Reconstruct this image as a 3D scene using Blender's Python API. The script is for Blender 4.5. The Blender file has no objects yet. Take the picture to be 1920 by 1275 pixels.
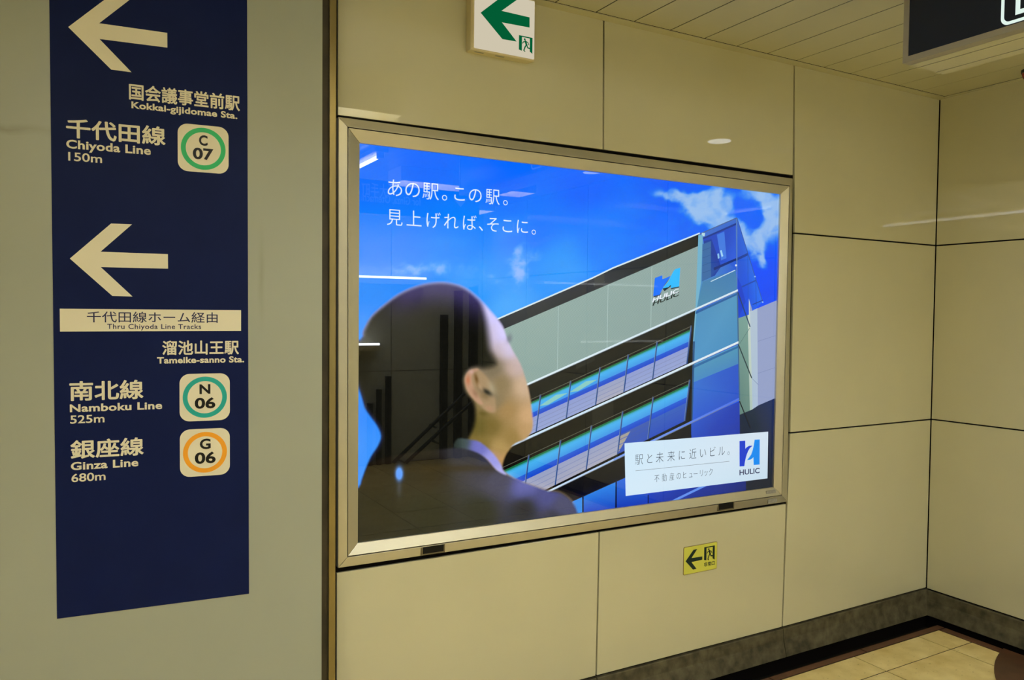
import bpy, math, random
import numpy as np
from mathutils import Matrix, Vector
from mathutils.geometry import tessellate_polygon

random.seed(7)
rng = np.random.RandomState(11)
scene = bpy.context.scene
COL = scene.collection

# ------------------------------------------------------------------ camera
F = 1461.246
CX, CY = -3.8798, -2.45                       # camera stands 2.45 m off the poster wall, eye height = 0
YAW, PITCH, ROLL = 0.51196, -0.033455, 0.009440
fwd = np.array([math.sin(YAW)*math.cos(PITCH), math.cos(YAW)*math.cos(PITCH), math.sin(PITCH)])
r0 = np.array([math.cos(YAW), -math.sin(YAW), 0.0]); u0 = np.cross(r0, fwd)
cr = r0*math.cos(ROLL) + u0*math.sin(ROLL); cu = -r0*math.sin(ROLL) + u0*math.cos(ROLL)
CAM = np.array([CX, CY, 0.0])
cd = bpy.data.cameras.new('camera'); cam = bpy.data.objects.new('camera', cd); COL.objects.link(cam)
m = Matrix.Identity(4)
for i in range(3):
    m[i][0] = cr[i]; m[i][1] = cu[i]; m[i][2] = -fwd[i]; m[i][3] = CAM[i]
cam.matrix_world = m
cd.sensor_width = 36; cd.lens = F/1920*36; cd.clip_start = 0.02; cd.clip_end = 60
scene.camera = cam

# ------------------------------------------------------------------ world + exposure
world = bpy.data.worlds.new('world'); scene.world = world; world.use_nodes = True
world.node_tree.nodes['Background'].inputs[0].default_value = (1.0, 0.95, 0.82, 1)
world.node_tree.nodes['Background'].inputs[1].default_value = 0.05
vs = scene.view_settings
vs.view_transform = 'Standard'; vs.look = 'None'; vs.exposure = 0.0; vs.gamma = 1.0; vs.use_curve_mapping = False
try:
    scene.cycles.transparent_max_bounces = 32
    scene.cycles.max_bounces = 10
    scene.cycles.caustics_reflective = False
    scene.cycles.caustics_refractive = False
except Exception:
    pass
LAMP = 90.0        # strength of the ceiling tubes
DOWN = 6.0         # strength of the round downlights
LAMP_COL = (0.93, 0.97, 1.0)
FILL_TROUGH = 20.5      # strength of the unseen ceiling troughs added as fill light

# ------------------------------------------------------------------ pixel / plane helpers
def ray(x, y):
    return fwd + cr*(x-960)/F + cu*(637.5-y)/F
def hit(x, y, n, c):
    d = ray(x, y); n = np.array(n, float)
    return CAM + d*((c-n@CAM)/(n@d))
class Plane:
    """a flat surface: origin, right vector, up vector; normal points at the viewer"""
    def __init__(s, o, ux, uz):
        s.o = np.array(o, float); s.ux = np.array(ux, float); s.uz = np.array(uz, float)
        s.ux /= np.linalg.norm(s.ux); s.uz /= np.linalg.norm(s.uz); s.n = np.cross(s.ux, s.uz)
    def uv(s, x, y):
        P = hit(x, y, s.n, s.n@s.o) - s.o
        return (float(P@s.ux), float(P@s.uz))
    def w(s, u, v, d=0.0):
        return s.o + s.ux*u + s.uz*v + s.n*d
    def px(s, u, v):
        P = s.w(u, v) - CAM
        z = P@fwd
        return 960+F*(P@cr)/z, 637.5-F*(P@cu)/z
    def shifted(s, d):
        return Plane(s.o+s.n*d, s.ux, s.uz)

def lin(c):
    return tuple(((v/255)/12.92 if v/255 <= .04045 else ((v/255+.055)/1.055)**2.4) for v in c)
def lin_np(a):
    a = np.clip(a, 0, 255)/255.0
    return np.where(a <= .04045, a/12.92, ((a+.055)/1.055)**2.4)

# ------------------------------------------------------------------ materials
def new_mat(name):
    mt = bpy.data.materials.new(name); mt.use_nodes = True
    nt = mt.node_tree; return mt, nt, nt.nodes['Principled BSDF']
def solid(name, rgb, rough=0.5, metal=0.0, spec=0.5, coat=0.0, coat_r=0.03, var=0.0, scale=6.0, bump=0.0, bscale=60.0, detail=3.0):
    mt, nt, b = new_mat(name)
    c = lin(rgb)
    b.inputs['Roughness'].default_value = rough; b.inputs['Metallic'].default_value = metal
    b.inputs['Specular IOR Level'].default_value = spec
    b.inputs['Coat Weight'].default_value = coat; b.inputs['Coat Roughness'].default_value = coat_r
    tc = nt.nodes.new('ShaderNodeTexCoord')
    nz = nt.nodes.new('ShaderNodeTexNoise'); nz.inputs['Scale'].default_value = scale; nz.inputs['Detail'].default_value = detail
    nt.links.new(tc.outputs['Object'], nz.inputs['Vector'])
    cr_ = nt.nodes.new('ShaderNodeValToRGB')
    cr_.color_ramp.elements[0].position = 0.3; cr_.color_ramp.elements[1].position = 0.7
    cr_.color_ramp.elements[0].color = tuple(v*(1-var) for v in c)+(1,)
    cr_.color_ramp.elements[1].color = tuple(min(1, v*(1+var)) for v in c)+(1,)
    nt.links.new(nz.outputs['Fac'], cr_.inputs['Fac']); nt.links.new(cr_.outputs['Color'], b.inputs['Base Color'])
    if bump:
        n2 = nt.nodes.new('ShaderNodeTexNoise'); n2.inputs['Scale'].default_value = bscale; n2.inputs['Detail'].default_value = 2
        nt.links.new(tc.outputs['Object'], n2.inputs['Vector'])
        bp = nt.nodes.new('ShaderNodeBump'); bp.inputs['Strength'].default_value = bump; bp.inputs['Distance'].default_value = 0.002
        nt.links.new(n2.outputs['Fac'], bp.inputs['Height']); nt.links.new(bp.outputs['Normal'], b.inputs['Normal'])
    return mt
def emit(name, rgb, strength=1.0, linear=False):
    mt = bpy.data.materials.new(name); mt.use_nodes = True; nt = mt.node_tree
    nt.nodes.remove(nt.nodes['Principled BSDF'])
    e = nt.nodes.new('ShaderNodeEmission'); e.inputs[0].default_value = (tuple(rgb) if linear else lin(rgb))+(1,)
    e.inputs[1].default_value = strength
    nt.links.new(e.outputs[0], nt.nodes['Material Output'].inputs[0]); return mt

M = {}
M['panel'] = solid('cream_enamel_panel', (207, 202, 168), rough=0.45, spec=0.2, coat=1.0, coat_r=0.008, var=0.02, scale=3, bump=0.05, bscale=2.2)
M['joint'] = solid('black_joint_sealant', (14, 10, 8), rough=0.8, spec=0.1)
M['grey_panel'] = solid('grey_green_painted_steel', (168, 172, 156), rough=0.36, spec=0.4, var=0.03, scale=2, bump=0.05, bscale=2)
M['plank'] = solid('cream_ceiling_plank', (205, 200, 164), rough=0.22, spec=0.5, var=0.015, scale=4)
M['plank_gap'] = solid('dark_ceiling_void', (22, 16, 8), rough=0.9, spec=0.1)
M['navy'] = solid('navy_sign_film', (14, 27, 76), rough=0.5, spec=0.12, var=0.06, scale=9)
M['cream_print'] = solid('cream_sign_print', (238, 230, 204), rough=0.4, spec=0.3)
M['navy_print'] = solid('navy_sign_print', (38, 40, 80), rough=0.4, spec=0.3)
M['black_print'] = solid('black_sign_print', (18, 16, 16), rough=0.4, spec=0.3)
M['ring_green'] = solid('green_ring_print', (20, 190, 110), rough=0.4)
M['ring_teal'] = solid('teal_ring_print', (18, 175, 165), rough=0.4)
M['ring_orange'] = solid('orange_ring_print', (255, 170, 30), rough=0.4)
M['alu'] = solid('satin_anodised_aluminium', (205, 200, 180), rough=0.33, metal=0.75, var=0.02, scale=8)
M['alu_dark'] = solid('dark_grey_aluminium', (120, 112, 90), rough=0.4, metal=0.7)  # darker grey of the latch rims
M['slot'] = solid('black_latch_recess', (12, 12, 14), rough=0.5, spec=0.2)
M['steel'] = solid('brushed_stainless_trim', (150, 134, 88), rough=0.3, metal=0.85, var=0.08, scale=5)
M['rust'] = solid('dull_brown_guide_slot', (62, 54, 36), rough=0.55, metal=0.3, var=0.35, scale=9, detail=6)
M['base'] = solid('dark_granite_skirting', (88, 82, 62), rough=0.5, spec=0.3, var=0.5, scale=22, detail=8, bump=0.2)
M['gutter'] = solid('black_floor_gutter', (14, 12, 9), rough=0.7, spec=0.2, var=0.3, scale=30)
M['border'] = solid('red_brown_border_stone', (88, 55, 36), rough=0.45, var=0.3, scale=25, detail=6)
M['cover'] = solid('dark_brown_floor_cover', (78, 46, 28), rough=0.35, var=0.3, scale=14, detail=5)
M['grout'] = solid('brown_tile_grout', (44, 30, 12), rough=0.9)
M['white_plastic'] = solid('cream_lamp_plastic', (222, 208, 165), rough=0.45)
M['lum'] = solid('yellow_green_photoluminescent_film', (214, 214, 88), rough=0.35)
M['dark_green'] = solid('dark_green_print', (8, 42, 36), rough=0.4)
M['lum_edge'] = solid('brown_plate_edge', (150, 130, 80), rough=0.5)
M['sign_dark'] = solid('dark_navy_acrylic', (24, 32, 50), rough=0.28, spec=0.4)
M['sign_alu'] = solid('grey_painted_sign_frame', (165, 158, 140), rough=0.4, metal=0.2)
M['red'] = solid('dark_red_lamp_lens', (150, 35, 28), rough=0.25)
M['black_metal'] = solid('black_painted_metal', (20, 20, 20), rough=0.4)
M['far_wall'] = solid('far_wall_enamel', (214, 212, 196), rough=0.3, var=0.02, scale=2)
M['sticker'] = solid('grey_label_sticker', (150, 148, 140), rough=0.5, var=0.2, scale=160)
M['tube'] = emit('lit_fluorescent_diffuser', LAMP_COL, LAMP, True)
M['tube_far'] = emit('lit_far_tube', LAMP_COL, 27.0, True)
M['fill_trough'] = emit('fill_trough_diffuser', LAMP_COL, FILL_TROUGH, True)
M['down'] = emit('lit_downlight_lens', LAMP_COL, DOWN, True)
M['evac_face'] = emit('exit_sign_lit_face', (206, 196, 172), 1.0)
M['evac_green'] = emit('exit_sign_lit_green', (2, 92, 52), 1.0)
M['sign_white'] = emit('sign_lit_white', (226, 245, 235), 1.0)
M['sign_white_dim'] = emit('sign_lit_lettering', (226, 235, 245), 1.6)

# floor tile: mottled yellow stone
def tile_mat():
    mt, nt, b = new_mat('yellow_beige_floor_tile')
    tc = nt.nodes.new('ShaderNodeTexCoord'); oi = nt.nodes.new('ShaderNodeObjectInfo')
    n1 = nt.nodes.new('ShaderNodeTexNoise'); n1.inputs['Scale'].default_value = 9; n1.inputs['Detail'].default_value = 8
    n2 = nt.nodes.new('ShaderNodeTexNoise'); n2.inputs['Scale'].default_value = 75; n2.inputs['Detail'].default_value = 2
    ad = nt.nodes.new('ShaderNodeVectorMath'); ad.operation = 'ADD'
    cm = nt.nodes.new('ShaderNodeCombineXYZ'); mu = nt.nodes.new('ShaderNodeMath'); mu.operation = 'MULTIPLY'; mu.inputs[1].default_value = 31.0
    nt.links.new(oi.outputs['Random'], mu.inputs[0]); nt.links.new(mu.outputs[0], cm.inputs[0])
    nt.links.new(tc.outputs['Object'], ad.inputs[0]); nt.links.new(cm.outputs[0], ad.inputs[1])
    for n in (n1, n2): nt.links.new(ad.outputs[0], n.inputs['Vector'])
    r1 = nt.nodes.new('ShaderNodeValToRGB'); r1.color_ramp.elements[0].position = .3; r1.color_ramp.elements[1].position = .72
    r1.color_ramp.elements[0].color = lin((208, 182, 112))+(1,); r1.color_ramp.elements[1].color = lin((236, 216, 152))+(1,)
    r2 = nt.nodes.new('ShaderNodeValToRGB'); r2.color_ramp.elements[0].position = .24; r2.color_ramp.elements[1].position = .34
    r2.color_ramp.elements[0].color = (.45, .40, .3, 1); r2.color_ramp.elements[1].color = (1, 1, 1, 1)
    mx = nt.nodes.new('ShaderNodeMix'); mx.data_type = 'RGBA'; mx.blend_type = 'MULTIPLY'; mx.inputs[0].default_value = .7
    nt.links.new(n1.outputs['Fac'], r1.inputs[0]); nt.links.new(n2.outputs['Fac'], r2.inputs[0])
    nt.links.new(r1.outputs[0], mx.inputs[6]); nt.links.new(r2.outputs[0], mx.inputs[7]); nt.links.new(mx.outputs[2], b.inputs['Base Color'])
    b.inputs['Roughness'].default_value = .42
    return mt
M['tile'] = tile_mat()

# backlit print: colour and coverage come from the vertex colours of each printed shape
def print_mat():
    mt = bpy.data.materials.new('backlit_poster_print'); mt.use_nodes = True; nt = mt.node_tree
    nt.nodes.remove(nt.nodes['Principled BSDF'])
    at = nt.nodes.new('ShaderNodeAttribute'); at.attribute_name = 'Col'
    e = nt.nodes.new('ShaderNodeEmission'); tr = nt.nodes.new('ShaderNodeBsdfTransparent'); mx = nt.nodes.new('ShaderNodeMixShader')
    nt.links.new(at.outputs['Color'], e.inputs[0]); e.inputs[1].default_value = 1.0
    fr = nt.nodes.new('ShaderNodeFresnel'); fr.inputs[0].default_value = 1.52
    g = nt.nodes.new('ShaderNodeBsdfGlossy'); g.inputs['Roughness'].default_value = 0.0; nt.links.new(fr.outputs[0], g.inputs['Color'])
    ad_ = nt.nodes.new('ShaderNodeAddShader'); nt.links.new(e.outputs[0], ad_.inputs[0]); nt.links.new(g.outputs[0], ad_.inputs[1])
    nt.links.new(at.outputs['Alpha'], mx.inputs[0]); nt.links.new(tr.outputs[0], mx.inputs[1]); nt.links.new(ad_.outputs[0], mx.inputs[2])
    nt.links.new(mx.outputs[0], nt.nodes['Material Output'].inputs[0]); return mt
M['print'] = print_mat()
def glass_mat():      # clear pane; its sheen sits on the laminated print right behind it
    mt = bpy.data.materials.new('clear_poster_glass'); mt.use_nodes = True; nt = mt.node_tree
    nt.nodes.remove(nt.nodes['Principled BSDF'])
    tr = nt.nodes.new('ShaderNodeBsdfTransparent'); tr.inputs[0].default_value = (.985, .995, .99, 1)
    nt.links.new(tr.outputs[0], nt.nodes['Material Output'].inputs[0]); return mt
M['glass'] = glass_mat()

# grey left wall: add a horizontal brownish water stain and a faint vertical smudge (wear with its own shape)
def stained():
    mt = M['grey_panel']; nt = mt.node_tree; b = nt.nodes['Principled BSDF']
    base = b.inputs['Base Color'].links[0].from_socket
    geo = nt.nodes.new('ShaderNodeNewGeometry')
    sx = nt.nodes.new('ShaderNodeSeparateXYZ'); nt.links.new(geo.outputs['Position'], sx.inputs[0])
    nz = nt.nodes.new('ShaderNodeTexNoise'); nz.inputs['Scale'].default_value = 14; nz.inputs['Detail'].default_value = 4
    nt.links.new(geo.outputs['Position'], nz.inputs['Vector'])
    def math_(op, a, bb=None, c=None):
        n = nt.nodes.new('ShaderNodeMath'); n.operation = op
        for i, v in enumerate((a, bb, c)):
            if v is None: continue
            if isinstance(v, (int, float)): n.inputs[i].default_value = v
            else: nt.links.new(v, n.inputs[i])
        return n.outputs[0]
    def bump_(v, c, wd):        # 1 at c falling to 0 at +-wd
        return math_('MAXIMUM', math_('SUBTRACT', 1.0, math_('DIVIDE', math_('ABSOLUTE', math_('SUBTRACT', v, c)), wd)), 0.0)
    zz = math_('ADD', sx.outputs[2], math_('MULTIPLY', nz.outputs['Fac'], 0.03))
    P1 = PC.w(*PC.uv(30, 243)); P2 = PC.w(*PC.uv(100, 255)); P3 = PC.w(*PC.uv(490, 520))
    s1 = math_('MULTIPLY', bump_(zz, float(P1[2])+.015, .016), bump_(sx.outputs[0], float(P1[0])-.06, .2))
    s2 = math_('MULTIPLY', bump_(math_('ADD', sx.outputs[0], math_('MULTIPLY', nz.outputs['Fac'], .01)), float(P3[0])+.005, .012), bump_(sx.outputs[2], float(P3[2]), .17))
    f = math_('ADD', math_('MULTIPLY', s1, .5), math_('MULTIPLY', s2, .28))
    mx = nt.nodes.new('ShaderNodeMix'); mx.data_type = 'RGBA'
    nt.links.new(f, mx.inputs[0]); nt.links.new(base, mx.inputs[6]); mx.inputs[7].default_value = lin((120, 112, 72))+(1,)
    nt.links.new(mx.outputs[2], b.inputs['Base Color'])

# ------------------------------------------------------------------ object helpers
def link_mesh(name, verts, faces, mat, parent=None, smooth=False):
    me = bpy.data.meshes.new(name)
    me.from_pydata([tuple(map(float, v)) for v in verts], [], faces); me.update()
    if mat: me.materials.append(mat)
    if smooth:
        for p in me.polygons: p.use_smooth = True
    o = bpy.data.objects.new(name, me); COL.objects.link(o)
    if parent: o.parent = parent
    return o
def tag(o, label=None, cat=None, group=None, kind=None):
    if label: o['label'] = label
    if cat: o['category'] = cat
    if group: o['group'] = group
    if kind: o['kind'] = kind
    return o
def empty(name, loc=(0, 0, 0)):
    o = bpy.data.objects.new(name, None); COL.objects.link(o); o.location = loc; o.empty_display_size = .05
    return o
def adopt(child, parent):
    """parent while keeping world coordinates (things have unrotated empties)"""
    child.parent = parent; child.matrix_parent_inverse = Matrix.Translation(parent.location).inverted()
    return child
class MB:
    def __init__(s): s.v = []; s.f = []
    def add(s, v, f):
        k = len(s.v); s.v += [tuple(map(float, q)) for q in v]; s.f += [tuple(k+i for i in q) for q in f]
    def box(s, a, b):
        x0, y0, z0 = a; x1, y1, z1 = b
        s.add([(x0,y0,z0),(x1,y0,z0),(x1,y1,z0),(x0,y1,z0),(x0,y0,z1),(x1,y0,z1),(x1,y1,z1),(x0,y1,z1)],
              [(0,3,2,1),(4,5,6,7),(0,1,5,4),(1,2,6,5),(2,3,7,6),(3,0,4,7)])
    def prism(s, pl, poly, d0, d1):
        """closed slab: outline poly (uv) on plane pl from offset d0 (back) to d1 (front)"""
        n = len(poly)
        area = sum(poly[i][0]*poly[(i+1)%n][1]-poly[(i+1)%n][0]*poly[i][1] for i in range(n))
        if area < 0: poly = poly[::-1]
        tris = tessellate_polygon([[Vector((p[0], p[1], 0)) for p in poly]])
        v = [pl.w(u, w_, d1) for u, w_ in poly]+[pl.w(u, w_, d0) for u, w_ in poly]
        f = []
        for t in tris:
            a, b, c = [poly[i] for i in t]
            if (b[0]-a[0])*(c[1]-a[1])-(c[0]-a[0])*(b[1]-a[1]) < 0: t = t[::-1]
            f.append(tuple(t)); f.append(tuple(i+n for i in t[::-1]))
        for i in range(n):
            j = (i+1) % n; f.append((i, i+n, j+n, j))
        s.add(v, f)
    def flat(s, pl, poly, d):
        n = len(poly)
        area = sum(poly[i][0]*poly[(i+1)%n][1]-poly[(i+1)%n][0]*poly[i][1] for i in range(n))
        if area < 0: poly = poly[::-1]
        tris = tessellate_polygon([[Vector((p[0], p[1], 0)) for p in poly]])
        f = []
        for t in tris:
            a, b, c = [poly[i] for i in t]
            if (b[0]-a[0])*(c[1]-a[1])-(c[0]-a[0])*(b[1]-a[1]) < 0: t = t[::-1]
            f.append(tuple(t))
        s.add([pl.w(u, w_, d) for u, w_ in poly], f)
    def tube(s, pts, r, seg=10):
        pts = [np.array(p, float) for p in pts]
        rings = []
        for i, p in enumerate(pts):
            d = pts[min(i+1, len(pts)-1)]-pts[max(i-1, 0)]; d /= np.linalg.norm(d)
            a = np.cross(d, (0, 0, 1)); 
            if np.linalg.norm(a) < 1e-3: a = np.cross(d, (1, 0, 0))
            a /= np.linalg.norm(a); b = np.cross(d, a)
            rings.append([p+r*(a*math.cos(2*math.pi*k/seg)+b*math.sin(2*math.pi*k/seg)) for k in range(seg)])
        v = [q for R in rings for q in R]; f = []
        for i in range(len(pts)-1):
            for k in range(seg):
                f.append((i*seg+k, (i+1)*seg+k, (i+1)*seg+(k+1)%seg, i*seg+(k+1)%seg))
        f.append(tuple(range(seg))); f.append(tuple((len(pts)-1)*seg+k for k in range(seg))[::-1])
        s.add(v, f)
    def disc(s, c, r, z0, z1, seg=32):
        v = [(c[0]+r*math.cos(2*math.pi*k/seg), c[1]+r*math.sin(2*math.pi*k/seg), z) for z in (z0, z1) for k in range(seg)]
        f = [tuple(range(seg))[::-1], tuple(range(seg, 2*seg))]+[(k, (k+1)%seg, seg+(k+1)%seg, seg+k) for k in range(seg)]
        s.add(v, f)
    def build(s, name, mat, parent=None, smooth=False):
        o = link_mesh(name, s.v, s.f, mat, None, smooth)
        if parent: adopt(o, parent)
        return o
def circ(u, v, ru, rv=None, n=40, a0=0, a1=2*math.pi):
    rv = rv or ru
    return [(u+ru*math.cos(a0+(a1-a0)*k/n), v+rv*math.sin(a0+(a1-a0)*k/n)) for k in range(n)]
def rrect(u0, v0, u1, v1, r, n=8):
    P = []
    for (cu_, cv_, a) in ((u1-r, v1-r, 0), (u0+r, v1-r, 90), (u0+r, v0+r, 180), (u1-r, v0+r, 270)):
        for k in range(n+1):
            t = math.radians(a+90*k/n); P.append((cu_+r*math.cos(t), cv_+r*math.sin(t)))
    return P
def stroke(pts, w):
    """thick polyline as list of convex pieces (uv)"""
    out = []
    for (a, b) in zip(pts[:-1], pts[1:]):
        d = np.array(b)-np.array(a); L = np.linalg.norm(d); d = d/L; n_ = np.array([-d[1], d[0]])*w/2
        a_ = np.array(a); b_ = np.array(b)
        out.append([tuple(a_+n_), tuple(a_-n_), tuple(b_-n_), tuple(b_+n_)])
    for p in pts: out.append(circ(p[0], p[1], w/2, n=10))
    return out

# ------------------------------------------------------------------ lettering
_cache = {}
def glyphs(s, offset=0.0, spacing=1.0):
    key = (s, offset, spacing)
    if key in _cache: return _cache[key]
    if offset > .005 and any(ord(c) > 0x2fff for c in s):      # heavier kanji: the regular outline laid down several times
        v, f = glyphs(s, 0.0, spacing); V_, F_ = [], []
        for k, (dx, dy) in enumerate(((0, 0), (1, 0), (-1, 0), (0, 1), (0, -1), (.7, .7), (-.7, .7), (.7, -.7), (-.7, -.7))):
            V_.append(np.concatenate([v+np.array([dx, dy])*offset, np.full((len(v), 1), 1.6e-5*k)], 1)); F_ += [tuple(i+k*len(v) for i in q) for q in f]
        _cache[key] = (np.concatenate(V_), F_); return _cache[key]
    cu_ = bpy.data.curves.new('t', 'FONT'); cu_.body = s; cu_.size = 1.0; cu_.offset = offset; cu_.space_character = spacing
    cu_.resolution_u = 4; cu_.fill_mode = 'FRONT'
    ob = bpy.data.objects.new('t', cu_); COL.objects.link(ob)
    dg = bpy.context.evaluated_depsgraph_get(); me = bpy.data.meshes.new_from_object(ob.evaluated_get(dg))
    v = np.array([tuple(q.co)[:2] for q in me.vertices]).reshape(-1, 2); f = [tuple(p.vertices) for p in me.polygons]
    bpy.data.objects.remove(ob); bpy.data.curves.remove(cu_); bpy.data.meshes.remove(me)
    _cache[key] = (v, f); return v, f
def text_fit(mb, pl, s, xl, xr, ref, d, offset=0.0, spacing=1.0):
    """s between pixel columns xl..xr; ref=(x, ytop, ybottom) of its first glyph"""
    v, f = glyphs(s, offset, spacing); v0, _ = glyphs(s[0], offset)
    zt = pl.uv(ref[0], ref[1])[1]; zb = pl.uv(ref[0], ref[2])[1]
    ym = (ref[1]+ref[2])/2
    ul = pl.uv(xl, ym)[0]
    # right column: pixel row that lies on the same height
    zm = (zt+zb)/2; y = ym
    for _ in range(4):
        u, w_ = pl.uv(xr, y); y += (w_-zm)/(pl.uv(xr, y)[1]-pl.uv(xr, y+1)[1])
    ur = pl.uv(xr, y)[0]
    sz = (zt-zb)/(v0[:, 1].max()-v0[:, 1].min()); z0 = zb-v0[:, 1].min()*sz
    a, b = v[:, 0].min(), v[:, 0].max(); su = (ur-ul)/(b-a)
    mb.add([pl.w(ul+(q[0]-a)*su, z0+q[1]*sz, d+(q[2] if len(q) > 2 else 0)) for q in v], f)
def text_chars(mb, pl, s, xs, ref, d, offset=0.0, wide=1.0):
    """each character centred on its own pixel column"""
    v0, _ = glyphs(s[0] if ref[3] is None else ref[3], offset)
    zt = pl.uv(ref[0], ref[1])[1]; zb = pl.uv(ref[0], ref[2])[1]
    sz = (zt-zb)/(v0[:, 1].max()-v0[:, 1].min()); z0 = zb-v0[:, 1].min()*sz; zm = (zt+zb)/2
    for ch, x in zip(s, xs):
        v, f = glyphs(ch, offset)
        y = (ref[1]+ref[2])/2
        for _ in range(6):
            y += (pl.uv(x, y)[1]-zm)/(pl.uv(x, y)[1]-pl.uv(x, y+1)[1])
        u = pl.uv(x, y)[0]; c = (v[:, 0].min()+v[:, 0].max())/2
        mb.add([pl.w(u+(a-c)*sz*wide, z0+b*sz, d) for a, b in v], f)
def text_quad(mb, pl, s, q, d, offset=0.0):
    """bounding box of s mapped on the pixel quad q = TL, TR, BR, BL"""
    v, f = glyphs(s, offset)
    x0, x1, y0, y1 = v[:, 0].min(), v[:, 0].max(), v[:, 1].min(), v[:, 1].max()
    P = [np.array(pl.uv(*c)) for c in q]; out = []
    for x, y in v:
        a = (x-x0)/(x1-x0); b = (y-y0)/(y1-y0)
        p = (P[3]*(1-a)+P[2]*a)*(1-b)+(P[0]*(1-a)+P[1]*a)*b
        out.append(pl.w(p[0], p[1], d))
    mb.add(out, f)
def text_uv(mb, pl, s, u0, u1, v0_, v1_, d, offset=0.0):
    v, f = glyphs(s, offset)
    x0, x1, y0, y1 = v[:, 0].min(), v[:, 0].max(), v[:, 1].min(), v[:, 1].max()
    mb.add([pl.w(u0+(q[0]-x0)/(x1-x0)*(u1-u0), v0_+(q[1]-y0)/(y1-y0)*(v1_-v0_), d+(q[2] if len(q) > 2 else 0)) for q in v], f)

# ------------------------------------------------------------------ key dimensions (metres, eye height = 0)
ZC = 1.1206; ZBASE = -1.4159; ZF = -1.544
XL_, YB, XEND = -3.1448, -5.1, -7.4
PW = Plane((0, 0, 0), (1, 0, 0), (0, 0, 1))          # poster wall face
PR = Plane((0, 0, 0), (0, -1, 0), (0, 0, 1))         # right wall face; u runs towards the camera
CYAW = -0.09797
PC = Plane((-3.142, -0.10, 0), (math.cos(CYAW), math.sin(CYAW), 0), (0, 0, 1))   # grey left wall face
stained()

def V(x, y, W):            # point seen mirrored in the poster wall, on the real plane y = -W
    P = hit(x, y, (0, 1, 0), W); return np.array([P[0], -P[1], P[2]])
def VC(x, y, z=ZC):        # the same on a horizontal plane
    P = hit(x, y, (0, 0, 1), z); return np.array([P[0], -P[1], P[2]])

# ================================================================== STRUCTURE
# poster wall: black backing and cream panels
b = MB(); b.box((XL_-.002, .012, ZF-.1), (.03, .06, ZC+.0008)); wall = b.build('wall_back', M['joint']); tag(wall, kind='structure')
G = .0034
def panel(corners, parent, pl=PW, name='panel', thick=.0115):
    mb = MB(); mb.prism(pl, corners, -thick, 0)
    o = mb.build(name, M['panel'], parent)
    bv = o.modifiers.new('bevel', 'BEVEL'); bv.width = .0012; bv.segments = 2
    return o
uv = PW.uv
c1, c2, c3 = uv(1132.4, 35.5), uv(1489.6, 120.4), uv(1759.6, 187.5)
A2, A3 = uv(1489, 437), uv(1755.5, 460.5)
B2, B3 = uv(1481, 812), uv(1747, 786.3)
b1, b2, b3 = uv(1118, 1268), uv(1466.9, 1176.3), uv(1734.8, 1102.8)
f0, f1, f2 = uv(634, 215.5), uv(1131.5, 280.2), uv(1487.5, 328.5)
g0, g1, g2 = uv(634, 1074.5), uv(1124, 998), uv(1474.5, 945)
zt = ZC+.0008
panel([(XL_, zt), (c1[0]-G, zt), (f1[0]-G, f1[1]), (XL_, f0[1])], wall)
panel([(c1[0]+G, zt), (c2[0]-G, zt), (f2[0]-G, f2[1]), (f1[0]+G, f1[1])], wall)
panel([(c2[0]+G, zt), (-G, zt), (-G, A3[1]+G), (A2[0]+G, A2[1]+G)], wall)
panel([(A2[0]+G, A2[1]-G), (-G, A3[1]-G), (-G, B3[1]+G), (B2[0]+G, B2[1]+G)], wall)
panel([(B2[0]+G, B2[1]-G), (-G, B3[1]-G), (-G, b3[1]+G), (b2[0]+G, b2[1]+G)], wall)
panel([(XL_, g0[1]), (g1[0]-G, g1[1]), (b1[0]-G, b1[1]+G), (XL_, b1[1]+G)], wall)
panel([(g1[0]+G, g1[1]), (g2[0]-G, g2[1]), (b2[0]-G, b2[1]+G), (b1[0]+G, b1[1]+G)], wall)
# right wall
b = MB(); b.box((.012, YB-.1, ZF-.1), (.06, .012, ZC+.0008)); wr = b.build('wall_right', M['joint']); tag(wr, kind='structure')
ur = PR.uv
def line_r(p0, p1):
    a, c = ur(*p0), ur(*p1); return lambda u: a[1]+(c[1]-a[1])*(u-a[0])/(c[0]-a[0])
lc = lambda u: ZC+.0008
lA = line_r((1755.5, 460.5), (1920, 448.5)); lB = line_r((1747, 786.3), (1920, 806.5)); lb = line_r((1734.8, 1102.8), (1920, 1163.8))
flat_ = lambda fn: (lambda u: fn(0)+(fn(.45)-fn(0))*min(u, .45)/.45)       # level again past the visible part
lA, lB, lb = flat_(lA), flat_(lB), flat_(lb)
for u0_ in (0.0, 1.04, 2.08, 3.12, 4.16):
    u1_ = min(u0_+1.04, -YB)
    for hi, lo in ((lc, lA), (lA, lB), (lB, lb)):
        panel([(u0_+G, hi(u0_)-(G if hi is not lc else 0)), (u1_-G, hi(u1_)-(G if hi is not lc else 0)), (u1_-G, lo(u1_)+G), (u0_+G, lo(u0_)+G)], wr, PR)

# grey left wall with its sign film
def pc(x, y): return PC.uv(x, y)
uR = pc(603.8, 600)[0]
b = MB(); b.box((0, 0, 0), (0, 0, 0)); b = MB()
b.prism(PC, [(-4.4, ZF-.05), (uR, ZF-.05), (uR, ZC+.0008), (-4.4, ZC+.0008)], -.10, 0)
wl = b.build('wall_left', M['grey_panel']); tag(wl, kind='structure')
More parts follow.
